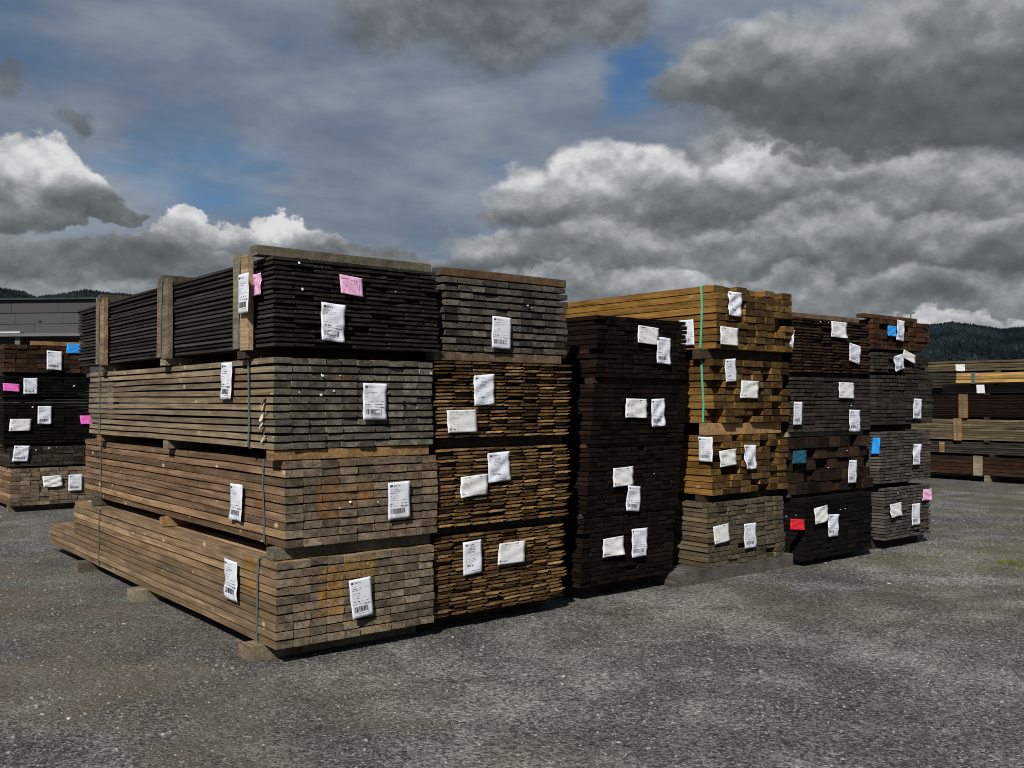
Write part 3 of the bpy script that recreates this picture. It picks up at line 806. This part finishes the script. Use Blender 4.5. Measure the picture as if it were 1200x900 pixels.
bearers('P1a', 'P1b', (.37, 1.83, 3.47), wid=.12, x_out=.05, kind=('bearer_dark', 'bearer', 'bearer'), names=['dark bearer under the first upright post of the black pack', 'grey bearer under the middle upright post of the black pack', 'grey bearer under the farthest upright post of the black pack'])
def two(key, below, kind, f=.12, rear=3.2, desc='', **kw):
    bearers(key, below, (f, rear), kind=kind, names=[desc, 'rear ' + desc.replace(' across the front', '')], **kw)
two('P2d', None, 'bearer_dark', f=.25, desc='dark bearer on the gravel under the second stack')
two('P2c', 'P2d', 'bearer_dark', desc='dark bearer above the bottom cladding pack of the second stack')
two('P2b', 'P2c', 'bearer_dark', desc='dark bearer between the two upper cladding packs of the second stack')
two('P2a', 'P2b', 'bearer_brown', f=.06, x_left=1.17, x_right=2.37, desc='tan bearer across the front under the dark grey top pack of the second stack')
two('P3d', None, 'bearer_dark', f=.32, desc='dark bearer on the gravel under the third stack')
two('P3c', 'P3d', 'bearer_dark', f=.1, desc='dark bearer above the bottom pack of the third stack')
two('P3b', 'P3c', 'bearer_dark', f=.1, desc='dark bearer at mid height of the third stack')
two('P3a', 'P3b', 'bearer_dark', f=.1, desc='dark bearer under the top pack of the third stack')
two('P4d', None, 'slab', f=.15, wid=(.30, .2), x_left=3.74, x_right=5.47, desc='long flat grey slab timber on the gravel under the fourth stack')
two('P4c', 'P4d', 'bearer_dark', f=.14, desc='dark bearer above the putty grey bottom pack of the fourth stack')
two('P4b', 'P4c', 'bearer_tan', f=.10, x_left=4.20, x_right=5.33, desc='orange tan bearer between the two lower amber packs')
two('P4a', 'P4b', 'bearer_dark', f=.16, x_left=4.16, desc='brown bearer under the long amber top pack')
two('P5d', None, 'slab', f=.36, wid=(.30, .2), x_left=5.50, x_right=6.98, desc='grey timber on the gravel under the near black pack, its end showing')
two('P5c', 'P5d', 'bearer_dark', desc='dark bearer under the sleeper pack of the fifth stack')
two('P5b', 'P5c', 'bearer', desc='grey bearer above the sleeper pack of the fifth stack')
two('P5a', 'P5b', 'bearer_dark', desc='dark bearer under the cocoa brown top pack')
two('P6e', None, 'bearer_dark', f=.2, desc='dark bearer on the gravel under the sixth stack')
two('P6d', 'P6e', 'bearer_dark', f=.3, desc='dark bearer above the bottom silver grey pack of the sixth stack')
two('P6c', 'P6d', 'bearer_dark', f=.3, desc='dark bearer under the ash grey pack of the sixth stack')
two('P6b', 'P6c', 'bearer_dark', f=.3, wid=.08, desc='dark thin bearer under the low dark pack of the sixth stack')
two('P6a', 'P6b', 'bearer_dark', f=.3, wid=.08, desc='dark thin bearer under the red brown top pack of the sixth stack')
two('L1', None, 'bearer', f=.2, desc='grey bearer on the gravel under the far left stack')
two('L2', 'L1', 'bearer_dark', f=.2, desc='dark bearer above the bottom pack of the far left stack')
two('L3', 'L2', 'bearer_dark', f=.2, desc='dark bearer under the tall black pack of the far left stack')
two('L4', 'L3', 'bearer_dark', f=.2, desc='dark bearer above the tall black pack of the far left stack')
two('L5', 'L4', 'bearer_dark', f=.2, desc='dark bearer under the red brown top pack of the far left stack')
two('Q1', None, 'bearer_dark', f=1.0, rear=4.6, desc='dark bearer on the gravel under the half hidden stack at the far right')
two('Q2', 'Q1', 'bearer_dark', f=1.0, rear=4.6, desc='dark bearer between the two packs of the half hidden stack at the far right')
for k_, b_ in (('R1', None), ('R2', 'R1'), ('R3', 'R2'), ('R4', 'R3'), ('R5', 'R4'), ('R6', 'R5'), ('R7', 'R6')):
    d_ = {'R1': 'on the gravel under the far right stack', 'R2': 'under the low grey pack of the far right stack', 'R3': 'under the olive brown pack of the far right stack', 'R4': 'under the dark brown pack of the far right stack',
          'R5': 'under the near black pack of the far right stack', 'R6': 'under the yellow pine boards', 'R7': 'between the yellow pine and the loose top boards'}[k_]
    bearers(k_, b_, (1.2, 4.1), kind='bearer' if k_ == 'R1' else 'bearer_dark', x_out=.02, names=['near bearer ' + d_, 'far bearer ' + d_])

# ------------------------------------------------------------------ parts on packs: cross timbers, posts, straps
def part_beam(key, name, sx, sy, sz, c, kind, along='x', rz=0.0, label=None):
    root = PACKS[key]['root']
    o = beam(name, root, sx, sy, sz, Vector(c) - root.location, W[kind], rz=rz, along=along)
    if label: o['label'] = label
    return o
part_beam('P1a', 'cross_timber', 1.28, .10, .062, (.53, .13, 2.527 + .003), 'bearer_olive', rz=.004)
for yy in (1.83, 3.47):
    part_beam('P1a', 'cross_timber', 1.28, .10, .055, (.54, yy, 2.526), 'bearer_olive')
for k, yy in enumerate((.365, 1.825, 3.47)):
    for q, (dy_, kd) in enumerate(((-.056, 'post'), (.056, 'post_grey'))):
        part_beam('P1a', 'side_post', .045, .105, .60, (-.072 - .004 * q, yy + dy_, 2.225 + .012 * q), kd, along='z')
part_beam('P2a', 'cross_timber', 1.18, .11, .060, (1.83, .12, 2.485 + .034), 'bearer_brown', rz=-.004)
part_beam('P2a', 'cross_timber', 1.18, .11, .060, (1.83, 3.3, 2.485 + .034), 'bearer_brown')
part_beam('P5a', 'cross_timber', 1.22, .10, .05, (6.12, .19, 2.44 + .028), 'bearer_brown')
part_beam('P6a', 'cross_timber', 1.10, .10, .045, (7.28, .12, 2.50 + .026), 'rust')
part_beam('P3a', 'cross_timber', 1.05, .10, .05, (3.36, 1.4, 2.315 + .028), 'bearer_dark')
part_beam('L5', 'cross_timber', .9, .10, .06, (1.15, 9.95, 2.44 + .032), 'bearer_tan')
# posts on the far right stack
for key, px, py, w_ in (('R3', 1122.5, 505, .16), ('R4', 1129, 476, .18), ('R1', 1146, 543, .18)):
    p = PACKS[key]; h_ = hit(px, py, 0, xr - .03)
    part_beam(key, 'side_post', .04, w_, p['z1'] - p['z0'] + .03, (xr - .035, h_[1], (p['z0'] + p['z1']) / 2), 'bearer_tan' if key != 'R1' else 'post_grey', along='z')
p = PACKS['R2']; part_beam('R2', 'side_post', .04, .1, .22, (xr - .025, 4.2, .67), 'bearer_tan', along='z')

def strap(key, y, mat, wid=.016, off=.004, x0=None, x1=None, zlo=None, zhi=None, k=.014):
    p = PACKS[key]; root = p['root']
    a, b = (p['x0'] if x0 is None else x0) - off, p['x1'] + off
    c, d = (p['z0'] if zlo is None else zlo) - .001, (p['z1'] if zhi is None else zhi) + off * .6
    loop = [(a, c + k), (a + k, c), (b - k, c), (b, c + k), (b, d - k), (b - k, d), (a + k, d), (a, d - k), (a - .002, (c + d) / 2 + .1), (a + .0015, (c + d) / 2 - .12)]
    th = .0016
    cxm, czm = (a + b) / 2, (c + d) / 2
    outr = [(x + (th if x > cxm else -th), z + (th if z > czm else -th)) for x, z in loop]
    n = len(loop); v = []
    for pts, yy in ((outr, y - wid / 2), (outr, y + wid / 2), (loop, y + wid / 2), (loop, y - wid / 2)):
        v += [(x - root.location.x, yy - root.location.y + .012 * math.sin(z * 7), z - root.location.z) for x, z in pts]
    f = []
    for s in range(4):
        t = (s + 1) % 4
        for i in range(n):
            j = (i + 1) % n
            f.append((s * n + i, t * n + i, t * n + j, s * n + j))
    return obj('strap', mesh('strap', v, f, [mat]), root)
strap('P1d', .25, M_STRAP, .022, off=.008); strap('P1d', 3.72, M_STRAP, .022, off=.008)
strap('P1c', .29, M_STRAP, .022, off=.008); strap('P1c', 3.88, M_STRAP, .022, off=.008)
strap('P1b', .35, M_STRAP, .022, off=.012); strap('P1b', 3.66, M_STRAP, .022, off=.012)
for yy in (.365, 1.825, 3.47): strap('P1a', yy, M_STRAP, .016, off=.003, x0=-.097, zhi=2.556 if yy > 1 else 2.50, zlo=1.93)
strap('P4a', .22, M_STRAPG, .022, off=.016); strap('P4b', .20, M_STRAPG, .022, off=.016)
strap('P4a', 4.6, M_STRAPG, .022, off=.016); strap('P4b', 3.4, M_STRAPG, .022, off=.016)
for k_, px, py in (('R3', 1122.5, 505), ('R4', 1129, 476)):
    strap(k_, hit(px, py, 0, xr - .03)[1], M_STRAP, .03, off=.003, x0=xr - .056)
strap('R6', hit(1141, 443, 0, xr)[1], M_STRAP, .07, off=.006)

# ------------------------------------------------------------------ paper labels (curled sheets with print)
GLYPH = {}
def glyphs(text, mat):
    """flat triangles of a short line of text, height 1, left aligned"""
    if text not in GLYPH:
        cu = bpy.data.curves.new('tmp', 'FONT'); cu.body = text; cu.resolution_u = 2
        o = bpy.data.objects.new('tmp', cu); col.objects.link(o)
        dg = bpy.context.evaluated_depsgraph_get()
        me = o.evaluated_get(dg).to_mesh()
        vs = [(v.co.x, v.co.y) for v in me.vertices]; fs = [tuple(p.vertices) for p in me.polygons]
        o.evaluated_get(dg).to_mesh_clear()
        bpy.data.objects.remove(o); bpy.data.curves.remove(cu)
        GLYPH[text] = (vs, fs)
    return GLYPH[text]

def sheet(key, face, px, mat=None, style='A', rot=0.0, crump=1.0, off=None, dx=0.0, plane=None):
    """a stapled sheet seen at photo rectangle px=(x0,y0,x1,y1); face 1 = end face (-Y), 0 = long side (-X)"""
    r = random.Random(str(key) + str(px))
    pk = PACKS[key]; root = pk['root']
    x0, y0, x1, y1 = px
    xm, ym = (x0 + x1) / 2, (y0 + y1) / 2
    stand = .018 if off is None else off
    val = (pk['yf'] - stand) if face == 1 else (pk['x0'] + pk['lean'] * .5 - stand)
    if plane is not None: val = plane
    c = hit(xm, ym, face, val)
    wd = np.linalg.norm(hit(x1, ym, face, val) - hit(x0, ym, face, val))
    ht = abs(hit(xm, y0, face, val)[2] - hit(xm, y1, face, val)[2])
    ax = 0 if face == 1 else 1
    wdv = abs(hit(x1, ym, face, val)[ax] - hit(x0, ym, face, val)[ax])
    if rot:
        sr, cr = abs(math.sin(R_(rot))), abs(math.cos(R_(rot)))
        wd0, ht0 = wdv, ht
        wdv = max(.6 * wd0, (wd0 * cr - ht0 * sr) / (cr * cr - sr * sr)); ht = max(.7 * ht0, (ht0 * cr - wd0 * sr) / (cr * cr - sr * sr))
    if mat is None: mat = M_PAPER if style in 'AB' else M_PAPERC
    # deformation: relief d(u,v) away from the face
    waves = [(r.uniform(4, 9) * r.choice((-1, 1)), r.uniform(7, 15), r.uniform(0, 6.28), r.uniform(.35, 1)) for _ in range(3)]
    waves += [(r.uniform(-26, 26), r.uniform(12, 34), r.uniform(0, 6.28), r.uniform(.12, .3))]
    amp = .0028 * crump * min(1.0, ht / .2)
    curl = [r.uniform(-.2, 1.0) * .013 * crump * (1 if r.random() < .6 else .2) for _ in range(4)]
    def dd(u, v):
        z = sum(k * math.sin(a * u * 1.0 + b * v + ph) for a, b, ph, k in waves) * amp
        z += abs(math.sin(2.2 * v + 2 * u + waves[0][2])) * amp * 1.6
        z += curl[0] * max(0, 1 - (u + v) * 2.2) + curl[1] * max(0, 1 - ((1 - u) + v) * 2.2) + curl[2] * .5 * max(0, 1 - (u + 1 - v) * 2.8) + curl[3] * .5 * max(0, 1 - (2 - u - v) * 2.8)
        return max(z, -.012) + .010
    ca, sa = math.cos(R_(rot)), math.sin(R_(rot))
    shear = r.uniform(-.02, .02)
    def place(u, v, lift=0.0):
        p_, q_ = (u - .5) * wdv + shear * (v - .5), (v - .5) * ht
        p_, q_ = p_ * ca - q_ * sa, p_ * sa + q_ * ca
        d = dd(u, v) + lift
        if face == 1: w3 = np.array([c[0] + p_, c[1] - d, c[2] + q_])
        else: w3 = np.array([c[0] - d, c[1] - p_, c[2] + q_])
        return w3 - np.array(root.location)
    nu, nvn = 10, 14
    vs = [place(i / nu, j / nvn) for j in range(nvn + 1) for i in range(nu + 1)]
    fs = [(j * (nu + 1) + i, j * (nu + 1) + i + 1, (j + 1) * (nu + 1) + i + 1, (j + 1) * (nu + 1) + i) for j in range(nvn) for i in range(nu)]
    me = mesh('paper_label', vs, fs, [mat])
    me.polygons.foreach_set('use_smooth', [True] * len(me.polygons))
    o = obj('paper_label', me, root)
    md = o.modifiers.new('thickness', 'SOLIDIFY'); md.thickness = .0004; md.offset = -1
    if mat in (M_PINK, M_MAGENTA): o['label'] = 'pink paper slip'
    if mat in (M_BLUE, M_TEAL): o['label'] = 'blue paper slip'
    if mat is M_RED: o['label'] = 'red paper slip'
    # print
    V, Fc, mi = [], [], []
    def rect(u0, v0, u1, v1, m_=0):
        st = max(1, int((u1 - u0) * nu * 1.5)); 
        for k in range(st):
            a, b = u0 + (u1 - u0) * k / st, u0 + (u1 - u0) * (k + 1) / st
            n0 = len(V)
            V.extend([place(a, v0, .0009), place(b, v0, .0009), place(b, v1, .0009), place(a, v1, .0009)])
            Fc.append((n0, n0 + 1, n0 + 2, n0 + 3)); mi.append(m_)
    def line(u0, v0, u1, h, m_=0, fill=.75):
        u = u0
        while u < u1:
            l_ = r.uniform(.012, .05)
            if r.random() < fill: rect(u, v0 + h * r.uniform(0, .15), min(u + l_ * .8, u1), v0 + h * r.uniform(.7, 1), m_)
            u += l_
    def text(s, u0, v0, h, m_=0, maxu=.9):
        vs_, fs_ = glyphs(s, None)
        wtx = max(a for a, b in vs_)
        k = min(h * ht, (maxu - u0) * wdv / wtx)
        n0 = len(V)
        for a, b in vs_: V.append(place(u0 + a * k / wdv, v0 + b * k / ht, .0009))
        for f in fs_: Fc.append(tuple(n0 + i for i in f)); mi.append(m_)
    if style == 'A':        # tall delivery label: logo, address lines, bar code
        rect(.08, .875, .20, .93, 0); line(.24, .885, .55, .022, 0); line(.24, .915, .42, .012, 1)
        line(.10, .80, .45, .015, 1); line(.10, .745, .62, .022, 1); line(.10, .70, .5, .022, 1)
        line(.55, .76, .9, .012, 1, .4)
        for k in range(3): line(.10, .62 - .06 * k, .45, .014, 1, .6)
        line(.52, .50, .88, .014, 1, .6); line(.08, .40, .42, .03, 0, .55); line(.52, .41, .85, .02, 0, .7)
        line(.08, .345, .92, .018, 1, .7); line(.6, .315, .9, .035, 0, .6)
        u = .12
        while u < .78:
            b = r.choice((.008, .012, .02, .03)); rect(u, .145, min(u + b, .79), .285, 0); u += b + r.choice((.008, .012, .022))
        line(.3, .10, .85, .016, 1, .8); line(.12, .055, .5, .012, 1, .6)
    elif style == 'B':      # tall label with two bold number lines
        rect(.12, .87, .22, .925, 0); line(.26, .885, .62, .022, 0)
        line(.3, .82, .85, .012, 1, .6)
        text(r.choice(('841221', '841007', '841701')), .34, .73, .085, 0); text(r.choice(('020705', '020700')), .26, .64, .085, 0)
        line(.24, .60, .9, .014, 1); line(.24, .56, .8, .012, 1, .5)
        for k in range(3): line(.16, .46 - .05 * k, .7, .014, 1, .45)
        line(.24, .23, .55, .04, 0, .85); line(.24, .27, .5, .025, 0, .8); line(.3, .09, .86, .02, 0, .8)
    elif style == 'C':      # landscape slip
        line(.14, .90, .36, .045, 0, .7); line(.64, .90, .78, .05, 0, .7); line(.84, .90, .94, .03, 1, .7)
        line(.1, .80, .5, .02, 1, .5); line(.66, .80, .86, .02, 1, .6); line(.1, .68, .46, .02, 1, .7); line(.1, .61, .42, .02, 1, .6)
        for k in range(4): line(.12, .50 - .07 * k, .42, .018, 1, .3)
        rect(.06, .11, .12, .21, 2); line(.14, .13, .36, .04, 0, .85); line(.66, .2, .9, .02, 1, .4)
    elif style == 'P':      # pink form
        rect(.06, .80, .36, .84, 1); line(.5, .74, .75, .08, 1, .5); rect(.84, .06, .86, .96, 1)
        for k in range(4): line(.1, .6 - .13 * k, .8, .02, 1, .25)
    if V:
        tag(obj('print', mesh('print', V, Fc, [M_INK, M_INKG, M_INKP], mi), o), None, kind='stuff')
    return o

S = sheet
# end faces
S('P1a', 1, (374, 355, 404, 401), style='A', rot=-4, crump=1.5); S('P1a', 1, (397, 323, 425, 347), M_PINK, 'P', rot=-5, crump=.6)
S('P1b', 1, (424, 449, 452, 492), style='A', rot=-1); S('P1c', 1, (453.5, 564, 480, 608), style='A', rot=2, crump=.5); S('P1d', 1, (408, 676, 436.5, 724), style='A', rot=5, crump=.9)
S('P2a', 1, (575, 371, 598, 409), style='A', rot=-2, crump=1.1)
S('P2b', 1, (553, 438, 579, 476), style='B', rot=5, crump=1.2); S('P2b', 1, (523, 480, 558, 507), style='C', rot=1, crump=.8)
S('P2c', 1, (570, 529, 597, 565), style='B', rot=3, crump=1.3); S('P2c', 1, (538, 556, 571, 582), style='C', rot=3, crump=1.5)
S('P2d', 1, (541, 633, 564, 673), style='B', rot=3, crump=.9); S('P2d', 1, (583, 635, 614, 660), style='C', rot=0, crump=.9)
S('P3a', 1, (746, 382, 771, 404), style='C', rot=-3); S('P3a', 1, (768, 395, 785, 427), style='A', rot=-3)
S('P3b', 1, (732, 467, 757, 490), style='C', rot=-1, crump=1.2); S('P3b', 1, (762, 467, 778, 500), style='A', rot=2)
S('P3c', 1, (717, 547, 741, 570), style='C', rot=2, crump=1.3); S('P3c', 1, (732, 568, 750, 600), style='A', rot=-7, crump=1.9)
S('P3d', 1, (705, 629, 730, 652), style='C', rot=2, crump=1.6); S('P3d', 1, (739, 619, 757, 652), style='A', rot=0, crump=1.5)
S('P4a', 1, (852, 342, 868, 371), style='B', rot=-2, crump=1.8); S('P4a', 1, (843, 383, 864, 405), style='C', rot=-2, crump=.7)
S('P4b', 1, (848, 420, 862, 448), style='B', rot=4, crump=1.4); S('P4b', 1, (867, 446, 888, 467), style='C', rot=-1, crump=.8)
S('P4c', 1, (842, 526, 862, 547), style='C', rot=4, crump=1.3); S('P4c', 1, (871, 521, 885, 550), style='A', rot=-2, crump=1.6)
S('P4d', 1, (835, 614, 854, 637), style='C', rot=4, crump=.4); S('P4d', 1, (871, 613, 885, 642), style='A', rot=0, crump=.9)
S('P5a', 1, (973, 377, 991, 396), style='C', rot=-1, crump=1.3); S('P5a', 1, (993, 402, 1008, 427), style='A', rot=-10, crump=1.5)
S('P5b', 1, (982, 448, 1000, 467), style='C', rot=-1, crump=.9); S('P5b', 1, (994, 480, 1007, 506), style='A', rot=-2, crump=1.1); S('P5b', 1, (929, 471, 939, 498), style='A', rot=0, crump=.4)
S('P5c', 1, (993, 539, 1003, 566), style='A', rot=-1, crump=.6); S('P5c', 1, (928, 528, 944, 543), M_TEAL, '', rot=0)
S('P5d', 1, (953, 592, 970, 614), style='C', rot=6, crump=1.2); S('P5d', 1, (969, 602, 982, 629), style='A', rot=-3, crump=1.1); S('P5d', 1, (925, 607, 942, 622), M_RED, '', rot=-6)
S('P6a', 1, (1049.5, 375, 1059, 400), style='A', rot=-4, crump=1.1, off=.03); S('P6a', 1, (1039, 382, 1049.5, 394), M_BLUE, '', rot=0)
S('P6b', 1, (1046, 414, 1059, 436), style='A', rot=12, crump=1.4, off=.03); S('P6b', 1, (1057, 411, 1072, 425), style='C', rot=-14, crump=1.0, off=.03)
S('P6c', 1, (1069, 467, 1079, 491), style='A', rot=-2, crump=.9)
S('P6d', 1, (1068.5, 520, 1078, 545), style='A', rot=-2, crump=.9)
S('P6e', 1, (1042, 589, 1056, 606), style='C', rot=3, crump=1.0); S('P6e', 1, (1067.5, 590, 1077, 615), style='A', rot=0, crump=.7); S('P6e', 1, (1080.5, 573, 1091, 586), M_PINK, '', rot=0)
# long sides
S('P1a', 0, (281, 321, 293, 367), style='A', crump=.3, plane=-.112); S('P1a', 0, (298.5, 321, 308, 346), M_PINK, 'P', crump=1.2)
S('P1b', 0, (260.5, 425, 273, 468), style='A', crump=.5); S('P1c', 0, (271.5, 567, 285.5, 610), style='A', crump=.8); S('P1d', 0, (264.5, 656, 280, 703), style='A', crump=.8, rot=-1)
S('P4a', 0, (797, 375, 814, 405), style='A', crump=.3, off=.008); S('P4c', 0, (819.5, 512, 836, 541), style='A', crump=.6)
S('P5a', 0, (926, 387, 931, 409), style='A', crump=.8)
S('P6d', 0, (1022.5, 513, 1031.5, 532), M_BLUE, '', crump=.6)
# far left stack
S('L5', 1, (54, 411, 73, 434), style='A', rot=-3); S('L5', 1, (78, 403, 95, 414), M_BLUE, '', crump=.5)
S('L4', 1, (27, 443, 44, 462), style='A', rot=2); S('L4', 1, (3, 449, 23, 459), M_MAGENTA, '', rot=-4, crump=1.6)
S('L3', 1, (44, 476, 60, 497), style='A', crump=.8); S('L3', 1, (11, 491, 36, 505), style='C', crump=.6); S('L3', 1, (94, 487, 108, 497), M_MAGENTA, '', crump=.5)
S('L2', 1, (15, 522, 34, 541), style='A', rot=-2); S('L1', 1, (50, 557, 73, 571), style='C', rot=2, crump=1.5); S('L1', 1, (80, 556, 96, 575), style='A', crump=.6)
S('R5', 0, (1144.5, 451, 1154, 461), M_PAPERC, '', crump=.3, off=.01)
S('R7', 0, (1120, 427, 1131, 435), M_PAPERC, '', crump=1.0, off=.03)

# torn paper scraps left under staples, and splinters on the grey pack's edge
def scrap(key, face, x, y, s, mat, name='paper_scrap', elong=1.0, rot=None):
    r = random.Random(f'{key}{x}{y}')
    pk = PACKS[key]; root = pk['root']
    c = hit(x, y, face, (pk['yf'] - .010) if face == 1 else pk['x0'] - .012) - np.array(root.location)
    n = 7; a0 = r.uniform(0, 6.28); rt = r.uniform(-.7, .7) if rot is None else rot
    pts = []
    for i in range(n):
        a = a0 + 6.283 * i / n; rad = s * r.uniform(.5, 1.1)
        p_, q_ = rad * math.cos(a) * elong, rad * math.sin(a) / elong ** .5
        p_, q_ = p_ * math.cos(rt) - q_ * math.sin(rt), p_ * math.sin(rt) + q_ * math.cos(rt)
        pts.append((p_, q_, r.uniform(0, .010)))
    v = []
    for lift in (0, .0012):
        for p_, q_, d in pts:
            v.append((c[0] + p_, c[1] - d - lift, c[2] + q_) if face == 1 else (c[0] - d - lift, c[1] - p_, c[2] + q_))
    f = [tuple(reversed(range(n))), tuple(range(n, 2 * n))] + [(i, (i + 1) % n, n + (i + 1) % n, n + i) for i in range(n)]
    return obj(name, mesh(name, v, f, [mat]), root)
for key, pts in {'P1b': [(377, 440, .014), (350, 459, .010), (376, 462.5, .016), (391, 458, .011), (398, 440, .007), (504, 437, .012)], 'P1a': [(350, 308, .012), (354, 339, .014), (377, 313, .007), (463, 342, .006)],
                 'P1c': [(410, 588, .014), (398, 595, .009), (442, 588, .006)], 'P1d': [(446, 671, .009), (430, 660, .006)], 'P2a': [(618, 358, .016), (622.5, 360.5, .010)], 'P2b': [(505.5, 437, .014)],
                 'P3c': [(766, 555, .006)], 'P5c': [(935, 543, .016), (970, 548, .008), (992, 528, .008)], 'P5d': [(932, 604, .010), (984, 597, .007), (990, 596, .007)], 'P6e': [(1052, 578, .012), (1057, 581, .009), (1061, 581, .008), (1064.5, 580, .008)],
                 'P5a': [(961, 377, .010), (970, 378, .008)], 'P4d': [(863, 612, .007), (921, 605, .012)], 'P5b': [(997, 475, .012)], 'L3': [(87, 452, .03), (38, 477, .02)], 'L2': [(42, 527, .02), (57, 525, .018), (66, 524, .014)]}.items():
    for x, y, s in pts: scrap(key, 1, x, y, s * .75, M_PAPERC)
for x, y, s_, m_ in ((309, 470, .020, 'W'), (308.5, 478.5, .019, M_CHIP), (307.5, 489.5, .022, M_CHIP), (306.5, 499, .016, M_CHIP), (309, 514, .020, M_CHIP), (311, 507, .014, 'W'), (312.5, 483, .010, 'W')):
    scrap('P1b', 0, x, y, s_, W['greyolive'][0] if m_ == 'W' else m_, 'splinter', elong=2.3, rot=.62 + (x * 7 % 3) * .12)

# ------------------------------------------------------------------ weeds
def grass(name, spots, label):
    mt, n, bs = new_mat(name + '_blade')
    ri = n.node('ShaderNodeNewGeometry').outputs['Random Per Island']
    n.put(bs.inputs['Base Color'], n.ramp(ri, [(0, (.06, .07, .018)), (.6, (.11, .115, .03)), (1, (.19, .17, .055))]))
    bs.inputs['Roughness'].default_value = .8
    V, Fc = [], []
    for cx_, cy_, rad, num, hh in spots:
        for k in range(num):
            rr = rad * math.sqrt(random.random()); a = random.uniform(0, 6.283)
            x, y = cx_ + rr * math.cos(a), cy_ + rr * math.sin(a)
            z = float(ground_z(np.array([x]), np.array([y]))[0])
            h = hh * random.uniform(.4, 1.1); b = random.uniform(0, 6.283); l = h * random.uniform(.2, .9); w_ = .0022
            ux, uy = math.cos(b), math.sin(b)
            n0 = len(V)
            V.extend([(x - uy * w_, y + ux * w_, z - .003), (x + uy * w_, y - ux * w_, z - .003), (x + ux * l * .4 + uy * w_ * .8, y + uy * l * .4 - ux * w_ * .8, z + h * .7), (x + ux * l * .4 - uy * w_ * .8, y + uy * l * .4 + ux * w_ * .8, z + h * .7), (x + ux * l, y + uy * l, z + h)])
            Fc.extend([(n0, n0 + 1, n0 + 2, n0 + 3), (n0 + 3, n0 + 2, n0 + 4)])
    o = obj(name, mesh(name, V, Fc, [mt]))
    tag(o, label, 'grass', kind='stuff')
def gp(x, y):
    h_ = hit(x, y, 2, 0); return h_[0], h_[1]
grass('grass_tuft', [(*gp(1190, 661), .16, 260, .05), (*gp(1178, 660), .10, 110, .04), (*gp(1198, 663), .10, 110, .045)], 'small yellow green grass tuft on the gravel at the right')
grass('low_weeds', [(*gp(957, 656), .05, 30, .10), (*gp(949, 658), .05, 24, .07), (*gp(964, 655), .04, 12, .06)] +
      [(*gp(random.uniform(1000, 1195), random.uniform(632, 672)), random.uniform(.05, .2), 22, .016) for _ in range(60)], 'thin low weeds growing at the foot of the right-hand stacks')
